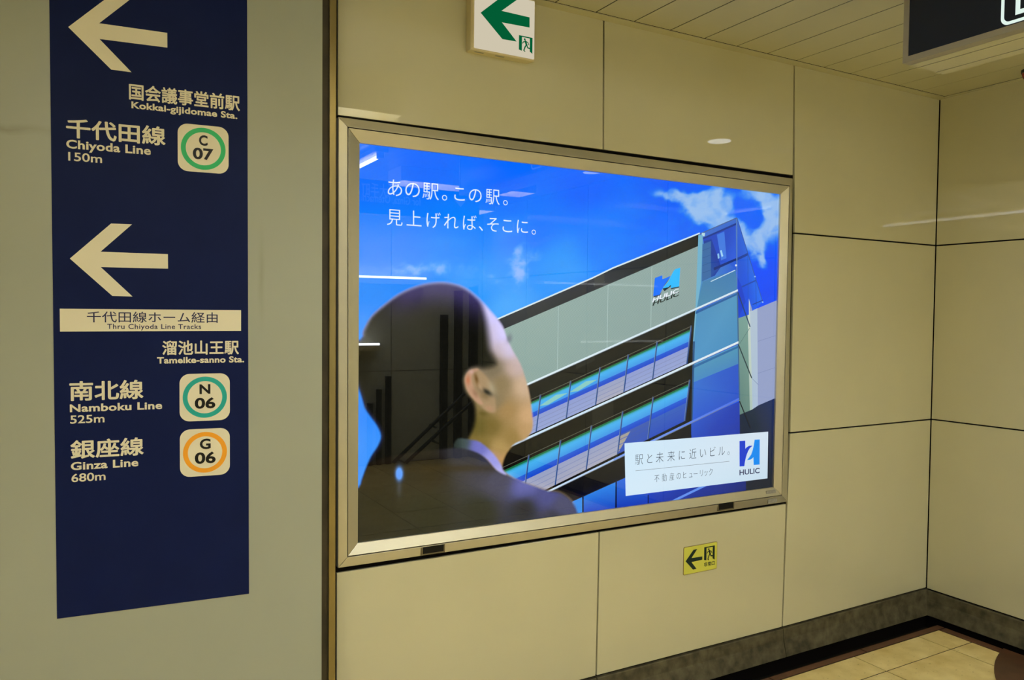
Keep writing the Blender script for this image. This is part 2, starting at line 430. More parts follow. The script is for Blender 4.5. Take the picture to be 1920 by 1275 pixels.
# shutter guide: recessed brown slot and stainless edge
u1_, u2_ = pc(617.2, 600)[0], pc(630.2, 600)[0]
b = MB(); b.prism(PC, [(uR+.0002, ZF-.05), (u1_, ZF-.05), (u1_, ZC+.0008), (uR+.0002, ZC+.0008)], -.10, -.012)
t1 = b.build('trim_1', M['rust']); tag(t1, kind='structure')
b = MB(); b.prism(PC, [(u1_+.0002, ZF-.05), (u2_, ZF-.05), (u2_, ZC+.0008), (u1_+.0002, ZC+.0008)], -.10, -.001)
t2 = b.build('trim_2', M['steel']); tag(t2, kind='structure')
bv = t2.modifiers.new('bevel', 'BEVEL'); bv.width = .002; bv.segments = 2

# ceiling: void, planks, edge trims
b = MB(); b.box((XEND, YB-.1, ZC+.0010), (.06, .3, ZC+.07)); ceil = b.build('ceiling', M['plank_gap']); tag(ceil, kind='structure')
pitch = .1785; xr_ = -.2205
edges = [-.0290, xr_]
while edges[-1] > XEND: edges.append(edges[-1]-pitch)
for a, c in zip(edges[:-1], edges[1:]):
    mb = MB(); x0, x1 = max(c, XEND)+.0026, a-.0026; y0, y1 = YB, -.0475
    zb = ZC-.0005
    # lipped plank: flat face with small rolled edges
    prof = [(x0, zb+.0014), (x0, zb+.0008), (x0+.0008, zb), (x1-.0008, zb), (x1, zb+.0008), (x1, zb+.0014)]
    n = len(prof); v = [(x, y0, z) for x, z in prof]+[(x, y1, z) for x, z in prof]
    f = [(i, (i+1) % n, n+(i+1) % n, n+i) for i in range(n)]+[tuple(range(n))[::-1], tuple(range(n, 2*n))]
    mb.add(v, f); mb.build('ceiling_plank', M['plank'], ceil)
b = MB(); b.box((XL_, -.0425, ZC-.004), (-.0005, -.0003, ZC+.0008)); tr = b.build('trim_3', M['plank']); tag(tr, kind='structure')
b = MB(); b.box((-.0265, YB, ZC-.0035), (-.0003, -.044, ZC+.0008)); tr = b.build('trim_4', M['plank']); tag(tr, kind='structure')

mb = MB(); mb.box((XL_, -.0475, ZC-.0002), (-.031, -.0425, ZC+.0012)); mb.build('gap_shade_strip', M['plank_gap'], ceil)  # dark strip filling the gap at the plank ends, stands in for its shade
mb = MB(); mb.box((-.0312, YB, ZC-.0002), (-.0265, -.0425, ZC+.0012)); mb.build('gap_shade_strip', M['plank_gap'], ceil)  # same dark filler for the shade along the right wall trim
# floor: sub-slab with the dark gutter, border stones and tiles
b = MB(); b.box((XEND, YB-.1, ZF-.16), (.06, .3, ZF-.075)); floor = b.build('floor', M['gutter']); tag(floor, kind='structure')
b = MB(); b.box((XEND, YB, ZF-.075), (-.102, -.126, ZF-.0022)); b.build('grout_bed', M['grout'], floor)
def slab(x0, x1, y0, y1, mat, name, h=.0):
    mb = MB(); j = .0030
    x0, x1, y0, y1 = x0+j, x1-j, y0+j, y1-j
    c = .001
    v = [(x0,y0,ZF-.006),(x1,y0,ZF-.006),(x1,y1,ZF-.006),(x0,y1,ZF-.006),(x0,y0,ZF-c+h),(x1,y0,ZF-c+h),(x1,y1,ZF-c+h),(x0,y1,ZF-c+h),
         (x0+c,y0+c,ZF+h),(x1-c,y0+c,ZF+h),(x1-c,y1-c,ZF+h),(x0+c,y1-c,ZF+h)]
    f = [(0,3,2,1),(0,1,5,4),(1,2,6,5),(2,3,7,6),(3,0,4,7),(4,5,9,8),(5,6,10,9),(6,7,11,10),(7,4,8,11),(8,9,10,11)]
    mb.add(v, f); return mb.build(name, mat, floor)
T = .4735
xs = [-.160, -.3235]; 
while xs[-1] > XEND+.1: xs.append(xs[-1]-T)
ys = [-.170, -.3325]
while ys[-1] > YB+.1: ys.append(ys[-1]-T)
for i in range(len(xs)-1):
    for j in range(len(ys)-1):
        slab(max(xs[i+1], XEND), xs[i], max(ys[j+1], YB), ys[j], M['tile'], 'floor_tile', random.uniform(0, .0004))
x = -.102
while x > XEND:
    slab(max(x-.60, XEND), x, -.168, -.128, M['border'], 'border_stone'); x -= .60
y = -.170
while y > YB:
    slab(-.158, -.102, max(y-.60, YB), y, M['border'], 'border_stone'); y -= .60

# skirting (slightly flared foot)
def skirting(name, pl, u0s, top_fn, foot=.027):
    root = None
    for k, (a, c) in enumerate(u0s):
        mb = MB(); g = .0018
        prof = lambda zt_: [(-.0115, zt_), (.004, zt_), (.0055, zt_-.004), (.009, zt_-.05), (foot, ZF), (foot-.006, ZF-.004), (-.0115, ZF-.004)]
        pa, pb = prof(top_fn(a)-.005), prof(top_fn(c)-.005); n = len(pa)
        v = [pl.w(a+g, z, d) for d, z in pa]+[pl.w(c-g, z, d) for d, z in pb]
        f = [(i, (i+1) % n, n+(i+1) % n, n+i) for i in range(n)]+[tuple(range(n))[::-1], tuple(range(n, 2*n))]
        mb.add(v, f)
        if root is None:
            bk = MB(); lo = min(q[0] for q in u0s); hi = max(q[1] for q in u0s)
            bk.prism(pl, [(lo, ZF-.076), (hi, ZF-.076), (hi, top_fn(hi)-.012), (lo, top_fn(lo)-.012)], -.0118, .001)
            root = bk.build(name, M['joint']); tag(root, kind='structure')
        mb.build('skirting_board', M['base'], root)
def top_m(u): 
    if u < b2[0]: return b1[1]+(b2[1]-b1[1])*max(-.4, (u-b1[0])/(b2[0]-b1[0]))
    return b2[1]+(b3[1]-b2[1])*(u-b2[0])/(b3[0]-b2[0])
skirting('baseboard_back', PW, [(XL_, b1[0]), (b1[0], b2[0]), (b2[0], .0114)], top_m)
skirting('baseboard_right', PR, [(.0046, 1.04), (1.04, 2.08), (2.08, 3.12), (3.12, 4.16), (4.16, 5.09)], lb)

# the other side of the passage (seen mirrored in glass and enamel)
b = MB(); b.box((XEND, YB-.06, ZF-.1), (.06, YB-.012, ZC+.0008)); wf = b.build('wall_front', M['joint']); tag(wf, kind='structure')
PF = Plane((0, YB, 0), (-1, 0, 0), (0, 0, 1))
for k in range(7):
    for z0_, z1_ in ((ZF, -.6), (-.594, .36), (.366, ZC+.0008)):
        mb = MB(); mb.prism(PF, [(k*1.05+.003, z0_), (k*1.05+1.047, z0_), (k*1.05+1.047, z1_), (k*1.05+.003, z1_)], -.0115, 0)
        mb.build('panel', M['far_wall'], wf)
b = MB(); b.box((XEND-.05, YB-.1, ZF-.1), (XEND, .3, ZC+.0008)); we = b.build('wall_end', M['far_wall']); tag(we, kind='structure')

# ================================================================== THINGS
# half-round brown mat at the right wall
R_, cx_, cy_ = 1.0, .125, -1.4228
arc = [(cx_+R_*math.cos(t), cy_+R_*math.sin(t)) for t in np.linspace(math.radians(103.3), math.radians(256.7), 60)]
arc = [p for p in arc if p[0] < -.104]
mb = MB(); PFL = Plane((0, 0, ZF), (1, 0, 0), (0, 1, 0)); mb.prism(PFL, arc+[(-.104, arc[-1][1]), (-.104, arc[0][1])], .0005, .004)
tag(mb.build('floor_mat', M['cover']), 'dark brown half-round floor mat lying against the right wall skirting', 'mat')

# ---- blue wayfinding sign film on the grey wall
O = empty('direction_sign', tuple(PC.w(pc(285, 640)[0], pc(285, 1136)[1], 0)))
tag(O, 'tall navy blue direction sign with cream arrows and station names on grey wall', 'sign')
x0 = pc(92, 0)[0]*.5+pc(107, 1160)[0]*.5; x1 = pc(463, 0)[0]*.5+pc(467, 1113)[0]*.5
q = [pc(107, 1160), pc(467, 1113), (pc(463, 0)[0], 1.06), (pc(92, 0)[0], 1.06)]
mb = MB(); mb.prism(PC, q, .0001, .0012); mb.build('sign_film', M['navy'], O)
DS = .0016
def P2(scale, ox, oy, pts): return [(ox+a/scale, oy+c/scale) for a, c in pts]
arrow_px = P2(3.4286, 80, 360, [(175, 428), (440, 203), (575, 208), (372, 384), (805, 400), (806, 493), (374, 483), (578, 672), (448, 668)])
arrow2 = [pc(*p) for p in arrow_px]
tip1 = pc(128, 51); du, dz = tip1[0]-arrow2[0][0], tip1[1]-arrow2[0][1]
for pts in (arrow2, [(a+du, c+dz) for a, c in arrow2]):
    mb = MB(); mb.flat(PC, pts, DS); mb.build('arrow', M['cream_print'], O)
mb = MB(); mb.flat(PC, [pc(*p) for p in P2(3.4286, 80, 360, [(110, 750), (1275, 760), (1275, 893), (112, 897)])], DS)
band = mb.build('banner', M['cream_print'], O)
def letter(strs, mat, parent, plane=PC, d=DS, name='lettering'):
    mb = MB()
    for t in strs: text_fit(mb, plane, t[0], t[1], t[2], t[3], d, t[4], t[5] if len(t) > 5 else 1.0)
    return mb.build(name, mat, parent)
BO = .022
letter([('国会議事堂前駅', 241.9, 449.8, (255, 159, 188.1), BO)], M['cream_print'], O)
letter([('Kokkai-gijidomae Sta.', 246.5, 445, (252, 191, 203.6), .03, 1.04)], M['cream_print'], O)
letter([('千代田線', 124, 310.4, (144, 223.1, 259.6), BO)], M['cream_print'], O)
letter([('Chiyoda Line', 124.3, 282.7, (133, 262, 278.7), .028, 1.04)], M['cream_print'], O)
letter([('150m', 128, 191.4, (133, 285.5, 301.5), .014)], M['cream_print'], O)
letter([('千代田線ホーム経由', 163, 408, (176, 584, 604.4), .004)], M['navy_print'], O, d=DS+.0004)
letter([('Thru Chiyoda Line Tracks', 201, 377, (206, 607.3, 616.7), .010, 1.08)], M['navy_print'], O, d=DS+.0004)
letter([('溜池山王駅', 304, 448, (318, 638.5, 665.7), BO)], M['cream_print'], O)
letter([('Tameike-sanno Sta.', 294.4, 457.7, (298, 669.7, 681.7), .03, 1.04)], M['cream_print'], O)
letter([('南北線', 130.2, 269, (150, 714.4, 751.5), BO)], M['cream_print'], O)
letter([('Namboku Line', 131, 304, (137, 758.2, 772.7), .028, 1.04)], M['cream_print'], O)
letter([('525m', 131.6, 196, (136, 779, 794.3), .014)], M['cream_print'], O)
letter([('銀座線', 132, 269.6, (152, 825, 860), BO)], M['cream_print'], O)
letter([('Ginza Line', 133, 259.4, (142, 866, 881.4), .028, 1.04)], M['cream_print'], O)
letter([('680m', 134, 198, (139, 888, 903.9), .014)], M['cream_print'], O)
def badge(l, r, yt, yb, ro, ri, ring, t1_, t2_, lab):
    xm = (l+r)/2; ym = (yt+yb)/2
    u0, u1 = pc(l, ym)[0], pc(r, ym)[0]; v1, v0 = pc(xm, yt)[1], pc(xm, yb)[1]
    mb = MB(); mb.flat(PC, rrect(u0, v0, u1, v1, (u1-u0)*.2), DS); bd = mb.build('station_badge', M['cream_print'], O); bd['label'] = lab
    um, vm = (u0+u1)/2, (v0+v1)/2
    Ro, Ri = (u1-u0)*.44, (u1-u0)*.345
    mb = MB(); N = 64
    v = [PC.w(um+R*math.cos(2*math.pi*k/N), vm+R*math.sin(2*math.pi*k/N), DS+.0003) for R in (Ro, Ri) for k in range(N)]
    mb.add(v, [(N+k, k, (k+1) % N, N+(k+1) % N) for k in range(N)])
    mb.build('ring', M[ring], bd)
    mb = MB()
    for (s, xl, xr, yt_, yb_) in (t1_, t2_):
        xx = (xl+xr)/2
        text_uv(mb, PC, s, pc(xl, (yt_+yb_)/2)[0], pc(xr, (yt_+yb_)/2)[0], pc(xx, yb_)[1], pc(xx, yt_)[1], DS+.0006, .03)
    mb.build('lettering', M['black_print'], bd)
badge(333.2, 428.5, 235, 323.4, 0, 0, 'ring_green', ('C', 373, 389.2, 253.8, 273.5), ('07', 361.5, 400.2, 278, 300), 'cream square badge with green ring, C 07')
badge(336.7, 430.9, 700.4, 788.8, 0, 0, 'ring_teal', ('N', 374, 394.4, 720.3, 738.5), ('06', 365, 403.8, 745, 766), 'cream square badge with teal ring, N 06')
badge(337.3, 430.9, 803.7, 892, 0, 0, 'ring_orange', ('G', 374.6, 395, 822.3, 841.9), ('06', 365.2, 404.3, 847, 869), 'cream square badge with orange ring, G 06')

# ---- backlit advertising frame
PFo = PW.shifted(.010); PFi = PW.shifted(.015); PFe = PW.shifted(.001)
adf = empty('poster_frame', (-2.1, 0, -.83))
tag(adf, 'wide aluminium frame around the backlit blue-sky advertisement, with mitred corners', 'frame')
def P3(pl, x, y): u, v = pl.uv(x, y); return pl.w(u, v)
def rail_set(name, outer, inner, mat, back_y, edge_px=None):
    for i in range(4):
        j = (i+1) % 4
        a, b_, c, d = outer[i], outer[j], inner[j], inner[i]
        def bk(p): q = p.copy(); q[1] = back_y; return q
        dirv = (b_-a)/np.linalg.norm(b_-a)*.00025
        a, d, b_, c = a+dirv, d+dirv, b_-dirv, c-dirv
        v = [a, b_, c, d, bk(a), bk(b_), bk(c), bk(d)]
        mb = MB(); mb.add(v, [(3, 2, 1, 0), (4, 5, 6, 7), (0, 1, 5, 4), (1, 2, 6, 5), (2, 3, 7, 6), (3, 0, 4, 7)])
        o = mb.build(name, mat, adf)
        bv = o.modifiers.new('bevel', 'BEVEL'); bv.width = .0012; bv.segments = 2
OUT = [P3(PFo, *p) for p in ((634.5, 218.8), (1486.7, 334.8), (1475.8, 940.8), (633.8, 1065.3))]
MID = [P3(PFi, *p) for p in ((651.8, 237.6), (1481.3, 348), (1466.7, 929.2), (651.4, 1044.9))]
MIDi = [p.copy() for p in MID]
cm = sum(MID)/4
for p in MIDi: p[0] += (.0022 if p[0] < cm[0] else -.0034); p[2] += .0030*(1 if p[2] < cm[2] else -1)
INN = [P3(PFe, *p) for p in ((674.6, 268.2), (1463.5, 364), (1450.9, 913.5), (671, 1018))]
rail_set('frame_rail', OUT, MID, M['alu'], .0115)
rail_set('door_rail', MIDi, INN, M['alu'], .0115)
# black seam behind the two rails
mb = MB(); mb.box((MID[0][0]-.004, -.004, MID[2][2]-.004), (MID[0][0]+.012, .0115, MID[0][2]+.004)); 
mb.box((MID[1][0]-.012, -.004, MID[2][2]-.004), (MID[1][0]+.004, .0115, MID[0][2]-.01))
mb.box((MID[0][0], -.004, MID[2][2]-.008), (MID[1][0], .0115, MID[2][2]+.004)); mb.box((MID[0][0], -.004, MID[1][2]), (MID[1][0], .0115, MID[0][2]+.002))
mb.build('seam', M['slot'], adf)
for (xa, xb, ya, yb_) in ((790, 834, 1024.5, 1038.5), (1346, 1376, 944.5, 956)):
    ym = (ya+yb_)/2
    uu0 = PFi.uv(xa, ym)[0]; uu1 = PFi.uv(xb, ym)[0]; v1 = PFi.uv((xa+xb)/2, ya-1)[1]; v0 = PFi.uv((xa+xb)/2, yb_)[1]
    # u-shaped rim and dark recess
    mb = MB(); t_ = .0045
    mb.prism(PFi, [(uu0, v0), (uu1, v0), (uu1, v1), (uu1-t_, v1), (uu1-t_, v0+t_), (uu0+t_, v0+t_), (uu0+t_, v1), (uu0, v1)], -.006, .0015)
    lt = mb.build('latch', M['alu_dark'], adf)
    mb = MB(); mb.prism(PFi, [(uu0+t_, v0+t_), (uu1-t_, v0+t_), (uu1-t_, v1), (uu0+t_, v1)], -.006, .0005); mb.build('latch_slot', M['slot'], lt)
for (xa, xb, ya, yb_, dd) in ((1436.5, 1454, 919.5, 927.5, -.006), (1440, 1456.5, 935, 943, -.0005)):
    ym = (ya+yb_)/2; pl = PFi.shifted(dd)
    a, c = pl.uv(xa, ym)[0], pl.uv(xb, ym)[0]; v1 = pl.uv((xa+xb)/2, ya)[1]; v0 = pl.uv((xa+xb)/2, yb_)[1]
    mb = MB(); mb.prism(pl, rrect(a, v0, c, v1, .002, 3), -.002, .0012); mb.build('label_sticker', M['sticker'], adf)

# ---- the advertisement itself: a translucent printed sheet lit from behind
PP = PW.shifted(-.0075)
U0 = PP.uv(671, 1018)[0]-.006; U1 = PP.uv(1463.5, 364)[0]+.006
V0 = min(PP.uv(671, 1018)[1], PP.uv(1450.9, 913.5)[1])-.006; V1 = max(PP.uv(674.6, 268.2)[1], PP.uv(1463.5, 364)[1])+.006
ad = empty('advertisement', (float(U0+U1)/2, .0075, float(V0)))
tag(ad, 'backlit advertisement showing a man looking up at a building under blue sky', 'poster')
layer = [0.0]
def colored(name, verts, faces, cols, parent=ad):
    o = link_mesh(name, verts, faces, M['print'])
    at = o.data.color_attributes.new('Col', 'FLOAT_COLOR', 'POINT')
    at.data.foreach_set('color', np.asarray(cols, dtype=np.float32).ravel())
    adopt(o, parent); return o
def grid_uv(u0, u1, v0, v1, nu, nv):
    uu = np.linspace(u0, u1, nu); vv = np.linspace(v0, v1, nv); A, B = np.meshgrid(uu, vv)
    return A.ravel(), B.ravel()
def px_np(pl, A, B, d=0):
    P = pl.o[None, :]+A[:, None]*pl.ux+B[:, None]*pl.uz-CAM
    z = P@fwd; return 960+F*(P@cr)/z, 637.5-F*(P@cu)/z
def painted_grid(name, box, nu, nv, fn, parent=ad):
    A, B = grid_uv(*box, nu, nv); X, Y = px_np(PP, A, B)
    rgb, al = fn(X, Y)
    d = layer[0]; layer[0] += .00012
    W = PP.o+A[:, None]*PP.ux+B[:, None]*PP.uz+PP.n*d
    i = np.arange((nv-1)*(nu-1)); r, c = i//(nu-1), i % (nu-1); k = r*nu+c
    Fc = np.stack([k, k+1, k+nu+1, k+nu], 1)
    keep = al[Fc].max(1) > .003
    Fc = Fc[keep]
    used = np.unique(Fc); remap = -np.ones(len(A), int); remap[used] = np.arange(len(used))
    cols = np.concatenate([lin_np(rgb), al[:, None]], 1)[used]
    return colored(name, W[used], remap[Fc].tolist(), cols, parent)

# value noise
def vnoise(x, y, seed=0):
    xi = np.floor(x).astype(int); yi = np.floor(y).astype(int); fx = x-xi; fy = y-yi
    fx = fx*fx*(3-2*fx); fy = fy*fy*(3-2*fy)
    def h(a, b_): 
        n = (a*374761393+b_*668265263+seed*974634777) & 0x7fffffff
        n = (n ^ (n >> 13))*1274126177 & 0x7fffffff
        return (n & 0xffff)/65535.0
    return (h(xi, yi)*(1-fx)+h(xi+1, yi)*fx)*(1-fy)+(h(xi, yi+1)*(1-fx)+h(xi+1, yi+1)*fx)*fy
def fbm(x, y, o=5, seed=0):
    s = 0; a = .5
    for k in range(o): s = s+a*vnoise(x*2**k, y*2**k, seed+k); a *= .5
    return s
def idw(X, Y, pts, p=3.0):
    num = np.zeros((len(X), 3)); den = np.zeros(len(X))
    for (x, y, c) in pts:
        w_ = 1/(((X-x)**2+(Y-y)**2)**(p/2)+900.0); num += w_[:, None]*np.array(c, float); den += w_
    return num/den[:, None]
def sstep(a, b_, x): t = np.clip((x-a)/(b_-a), 0, 1); return t*t*(3-2*t)
def blob(X, Y, x, y, rx, ry, rot=0.0):
    c, s = math.cos(math.radians(rot)), math.sin(math.radians(rot))
    dx, dy = X-x, Y-y; a = (dx*c+dy*s)/rx; b_ = (-dx*s+dy*c)/ry
    return np.exp(-(a*a+b_*b_))

SKY = [(690, 330, (40, 122, 255)), (800, 300, (25, 115, 255)), (950, 320, (12, 112, 255)), (1100, 345, (5, 110, 255)), (1250, 370, (8, 100, 250)),
       (1440, 380, (20, 110, 250)), (700, 450, (35, 138, 255)), (850, 460, (20, 140, 255)), (1000, 430, (10, 128, 255)), (1130, 440, (8, 132, 255)),
       (1250, 430, (10, 118, 255)), (690, 560, (60, 150, 255)), (900, 540, (60, 160, 255)), (1050, 500, (45, 158, 255)), (950, 590, (85, 175, 255)),
       (1430, 520, (0, 85, 250)), (1440, 560, (0, 80, 245)), (1290, 420, (10, 110, 250)), (690, 850, (82, 158, 255)), (700, 760, (72, 150, 255)), (1455, 420, (20, 105, 250))]
def sky(X, Y):
    c = idw(X, Y, SKY, 3.0)
    wx = X+26*(fbm(X/40.0, Y/40.0, 4, 31)-.5); wy = Y+26*(fbm(X/40.0+7, Y/40.0, 4, 37)-.5)
    c = c-np.array([20.0, 9.0, 0.0])
    n = fbm(wx/30.0, wy/22.0, 7, 3); n2 = fbm(wx/14.0+9, wy/12.0, 6, 8)
    dens = (1.0*blob(wx, wy, 1330, 392, 46, 34, 25)+.55*blob(wx, wy, 1268, 362, 44, 13, 5)+.75*blob(wx, wy, 1372, 440, 26, 36)+.75*blob(wx, wy, 1425, 368, 40, 18, 12)
            + .9*blob(wx, wy, 1448, 400, 20, 30)+.8*blob(wx, wy, 1415, 452, 26, 26, -30)+.5*blob(wx, wy, 1432, 480, 10, 22)-.7*blob(wx, wy, 1412, 412, 13, 12)-.5*blob(wx, wy, 1385, 385, 16, 10, 60))
    m_ = sstep(.16, .82, dens*1.35+1.5*(n-.5))*np.clip(dens*3.2, 0, 1)
    m_ = np.clip(m_*(.72+.5*n2), 0, 1)
    m2 = (.8*blob(wx, wy, 970, 505, 17, 38, -8)+.45*blob(wx, wy, 985, 475, 26, 16)+.6*blob(wx, wy, 805, 503, 50, 13)+.3*blob(wx, wy, 755, 512, 40, 18)+.3*blob(wx, wy, 930, 520, 50, 26))
    m2 = sstep(.1, 1.0, m2+1.2*(n2-.5))*np.clip(m2*2.5, 0, 1)*.85
    m3 = .12*sstep(.45, .75, fbm(X/120.0, Y/60.0, 4, 21))*sstep(300, 420, Y)
    c = c*(1-m_[:, None]*.9)+np.array([168, 200, 238])*m_[:, None]*.9
    c = c*(1-m2[:, None])+np.array([160, 190, 255])*m2[:, None]
    c = c*(1-m3[:, None])+np.array([150, 200, 255])*m3[:, None]
    return c, np.ones(len(X))
painted_grid('printed_sky', (U0, U1, V0, V1), 420, 300, sky)

UVP = PP.uv
def clamp(u, v): return (min(max(u, U0), U1), min(max(v, V0), V1))
def poly_part(name, items, parent=ad, alpha=1.0, step=.00012):
    """items: (pixel outline, colour or per-vertex colours)"""
    V_, F_, C_ = [], [], []
    d = layer[0]
    for pts, col_ in items:
        d += .000002
        uvs = [clamp(*UVP(*p)) for p in pts]
        cols = [col_]*len(pts) if not isinstance(col_[0], (tuple, list)) else list(col_)
        n = len(uvs)
        area = sum(uvs[i][0]*uvs[(i+1) % n][1]-uvs[(i+1) % n][0]*uvs[i][1] for i in range(n))
        if area < 0: uvs = uvs[::-1]; cols = cols[::-1]
        if n <= 4: tris = [tuple(range(n))]
        else:
            tris = []
            for t in tessellate_polygon([[Vector((p[0], p[1], 0)) for p in uvs]]):
                a, b_, c = [uvs[i] for i in t]
                tris.append(tuple(t) if (b_[0]-a[0])*(c[1]-a[1])-(c[0]-a[0])*(b_[1]-a[1]) > 0 else tuple(t[::-1]))
        k = len(V_); V_ += [PP.w(p[0], p[1], d) for p in uvs]; F_ += [tuple(k+i for i in t) for t in tris]
        for c in cols:
            a = c[3] if len(c) == 4 else alpha
            C_.append(lin(c[:3])+(a,))
    layer[0] = d+step
    return colored(name, V_, F_, C_, parent)
def lerp(p, q_, t): return (p[0]+(q_[0]-p[0])*t, p[1]+(q_[1]-p[1])*t)
def bar(p, q_, w, w2=None):
    w2 = w if w2 is None else w2
    d = np.array(q_, float)-np.array(p, float); d /= np.linalg.norm(d); n_ = np.array([-d[1], d[0]])
    p = np.array(p, float); q_ = np.array(q_, float)
    return [tuple(p-n_*w/2), tuple(q_-n_*w2/2), tuple(q_+n_*w2/2), tuple(p+n_*w/2)]
bld = empty('printed_building', ad.location); adopt(bld, ad)
def bp(name, items, **k):
    o = poly_part(name, items, **k); o.parent = bld; o.matrix_parent_inverse = Matrix.Translation(ad.location).inverted(); return o

# right-hand neighbour building and shaded mass behind
bp('neighbour_wall', [
    ([(1383, 560), (1405, 552), (1411, 582), (1459, 562), (1456, 748), (1410, 772), (1386, 782)], (148, 160, 200)),
    ([(1406, 584), (1420, 578), (1421, 764), (1410, 770)], ((178, 194, 210), (176, 194, 212), (172, 190, 215), (170, 190, 210))),
    ([(1383, 597), (1404, 588), (1411, 768), (1386, 780)], ((118, 158, 150), (124, 162, 152), (108, 140, 130), (92, 125, 120))),
    ([(1401, 560), (1405.5, 560), (1411, 768), (1406, 770)], ((200, 214, 205), (205, 218, 205), (176, 196, 186), (170, 190, 180))),
    ([(1386, 778), (1410, 768), (1422, 760), (1457, 745), (1452, 918), (1100, 1000), (1100, 900)], ((12, 32, 60), (16, 38, 62), (20, 40, 76), (18, 42, 96), (22, 30, 44), (10, 20, 60), (10, 20, 60))),
    (bar((1421, 640), (1458, 628), 1.0), (132, 145, 188)), (bar((1421, 700), (1457, 688), 1.0), (132, 145, 188)),
])
# glass tower top
bp('glass_tower', [
    ([(1381.5, 408.5), (1429.5, 566), (1411, 583), (1404, 560), (1404, 590), (1383, 597)], ((40, 95, 210), (30, 110, 240), (18, 90, 235), (14, 80, 225), (10, 75, 215), (10, 70, 215))),
    ([(1313, 438.5), (1381.5, 408.5), (1381.5, 508), (1304, 583), (1309, 441)], ((60, 110, 205), (55, 105, 205), (25, 85, 215), (70, 140, 190), (85, 150, 200))),
    ([(1318, 446), (1379, 419), (1379, 485), (1326, 510)], ((26, 66, 190), (30, 78, 205), (40, 92, 222), (24, 66, 190))),
    ([(1320, 452), (1334, 448), (1352, 500), (1340, 517), (1318, 526)], ((22, 62, 150), (22, 62, 160), (18, 56, 165), (18, 56, 160), (34, 92, 160))),
    ([(1317, 458), (1333, 452), (1333, 520), (1316, 528)], (52, 104, 165)),
    (bar((1317, 470), (1333, 464), .7), (35, 80, 140)), (bar((1317, 484), (1333, 478), .7), (35, 80, 140)), (bar((1317, 498), (1333, 492), .7), (35, 80, 140)), (bar((1317, 512), (1333, 506), .7), (35, 80, 140)),
    ([(1344, 440), (1358, 434), (1362, 484), (1352, 488)], (60, 120, 225)), ([(1350, 470), (1353, 469), (1356, 480), (1353, 482)], (160, 210, 240)), ([(1345, 476), (1348, 475), (1349, 484), (1346, 485)], (140, 200, 235)),
    ([(1338, 502), (1380, 484), (1381, 488), (1339, 507)], (14, 44, 120)), ([(1381, 484), (1402, 474), (1402, 479), (1381, 489)], (24, 60, 150)),
    ([(1318, 445.5), (1380, 418), (1380, 422), (1318, 449)], (22, 54, 140)),
    ([(1383, 540), (1418, 524), (1418.5, 526.5), (1383, 543)], (20, 66, 175)),
    ([(1383, 520), (1390, 536), (1398, 566), (1383, 600)], (14, 62, 205)),
    (bar((1381.3, 409), (1381.6, 548), 1.6), (95, 135, 170)), (bar((1382, 409), (1430, 566), 1.3), (40, 80, 170)),
    (bar((1402, 478), (1402.5, 560), .9), (25, 80, 190)), (bar((1417, 520), (1418, 572), .9), (25, 80, 190)),
    (bar((1411, 571), (1430, 563), 1.6), (20, 50, 140)),
    (bar((1312.5, 438.5), (1381.5, 408.5), 2.0), (70, 95, 150)),
    ([(1316, 436.5), (1322, 437), (1321, 443), (1315, 443)], (180, 215, 225)), (circ(1380, 497.5, 2, n=10), (210, 225, 240)), (circ(1415.5, 518.5, 1.6, n=8), (150, 190, 240)), (circ(1430, 566.5, 1.6, n=8), (150, 190, 240)),
])
# parapet and rails, dark bands
bp('parapet', [
    ([(925, 601.5), (1110, 522.5), (1149, 504), (1311, 438), (1308.8, 468), (1213, 512), (1110, 556), (940, 629)], ((40, 46, 56), (36, 42, 58), (30, 38, 50), (20, 26, 32), (12, 16, 20), (26, 34, 44), (30, 36, 46), (30, 34, 48))),
    ([(1113, 531), (1130, 524), (1134, 529), (1114, 538)], (100, 112, 118)),
    ([(1114, 522), (1133, 513), (1133, 530), (1114, 538)], (48, 54, 60)),
    ([(925, 600), (1110, 520.2), (1149, 501), (1312, 435.8), (1312, 438.6), (1149, 504), (1110, 523), (925, 603)], (212, 232, 240)),
])
# corrugated facade
TL, TR, BR_, BL_ = (944, 617), (1308.8, 461.3), (1304, 582.7), (985, 721.6)
TL = (930, 623)
items = [([TL, TR, BR_, (960, 733)], ((156, 180, 174), (150, 174, 172), (146, 168, 166), (148, 174, 168)))]
L0, L1 = (930, 623), (930, 746)
for k in range(54):
    t = k/54; t2 = (k+.42)/54
    a = lerp(L0, L1, t); b_ = lerp(TR, BR_, t); c = lerp(TR, BR_, t2); d = lerp(L0, L1, t2)
    items.append(([a, b_, c, d], ((130, 156, 150), (132, 154, 152), (132, 154, 152), (130, 156, 150))))
for x in (1047, 1140, 1222):
    items.append((bar((x, 574-(x-1047)*.43), (x-2, 695-(x-1047)*.43), 1.2), (168, 192, 190)))
bp('facade_cladding', items)
def ylin(p, q_): return lambda x: p[1]+(q_[1]-p[1])*(x-p[0])/(q_[0]-p[0])
r1 = ylin((985, 722.5), (1304, 581.5)); w1 = ylin((1000, 746.7), (1296, 611.5)); s1 = ylin((1000, 816.5), (1299, 681.5))
w2 = ylin((1000, 849.5), (1293, 713)); s2 = ylin((1032, 919.5), (1292, 791)); w3 = ylin((1091, 931), (1171, 896)); 
X0_ = 940
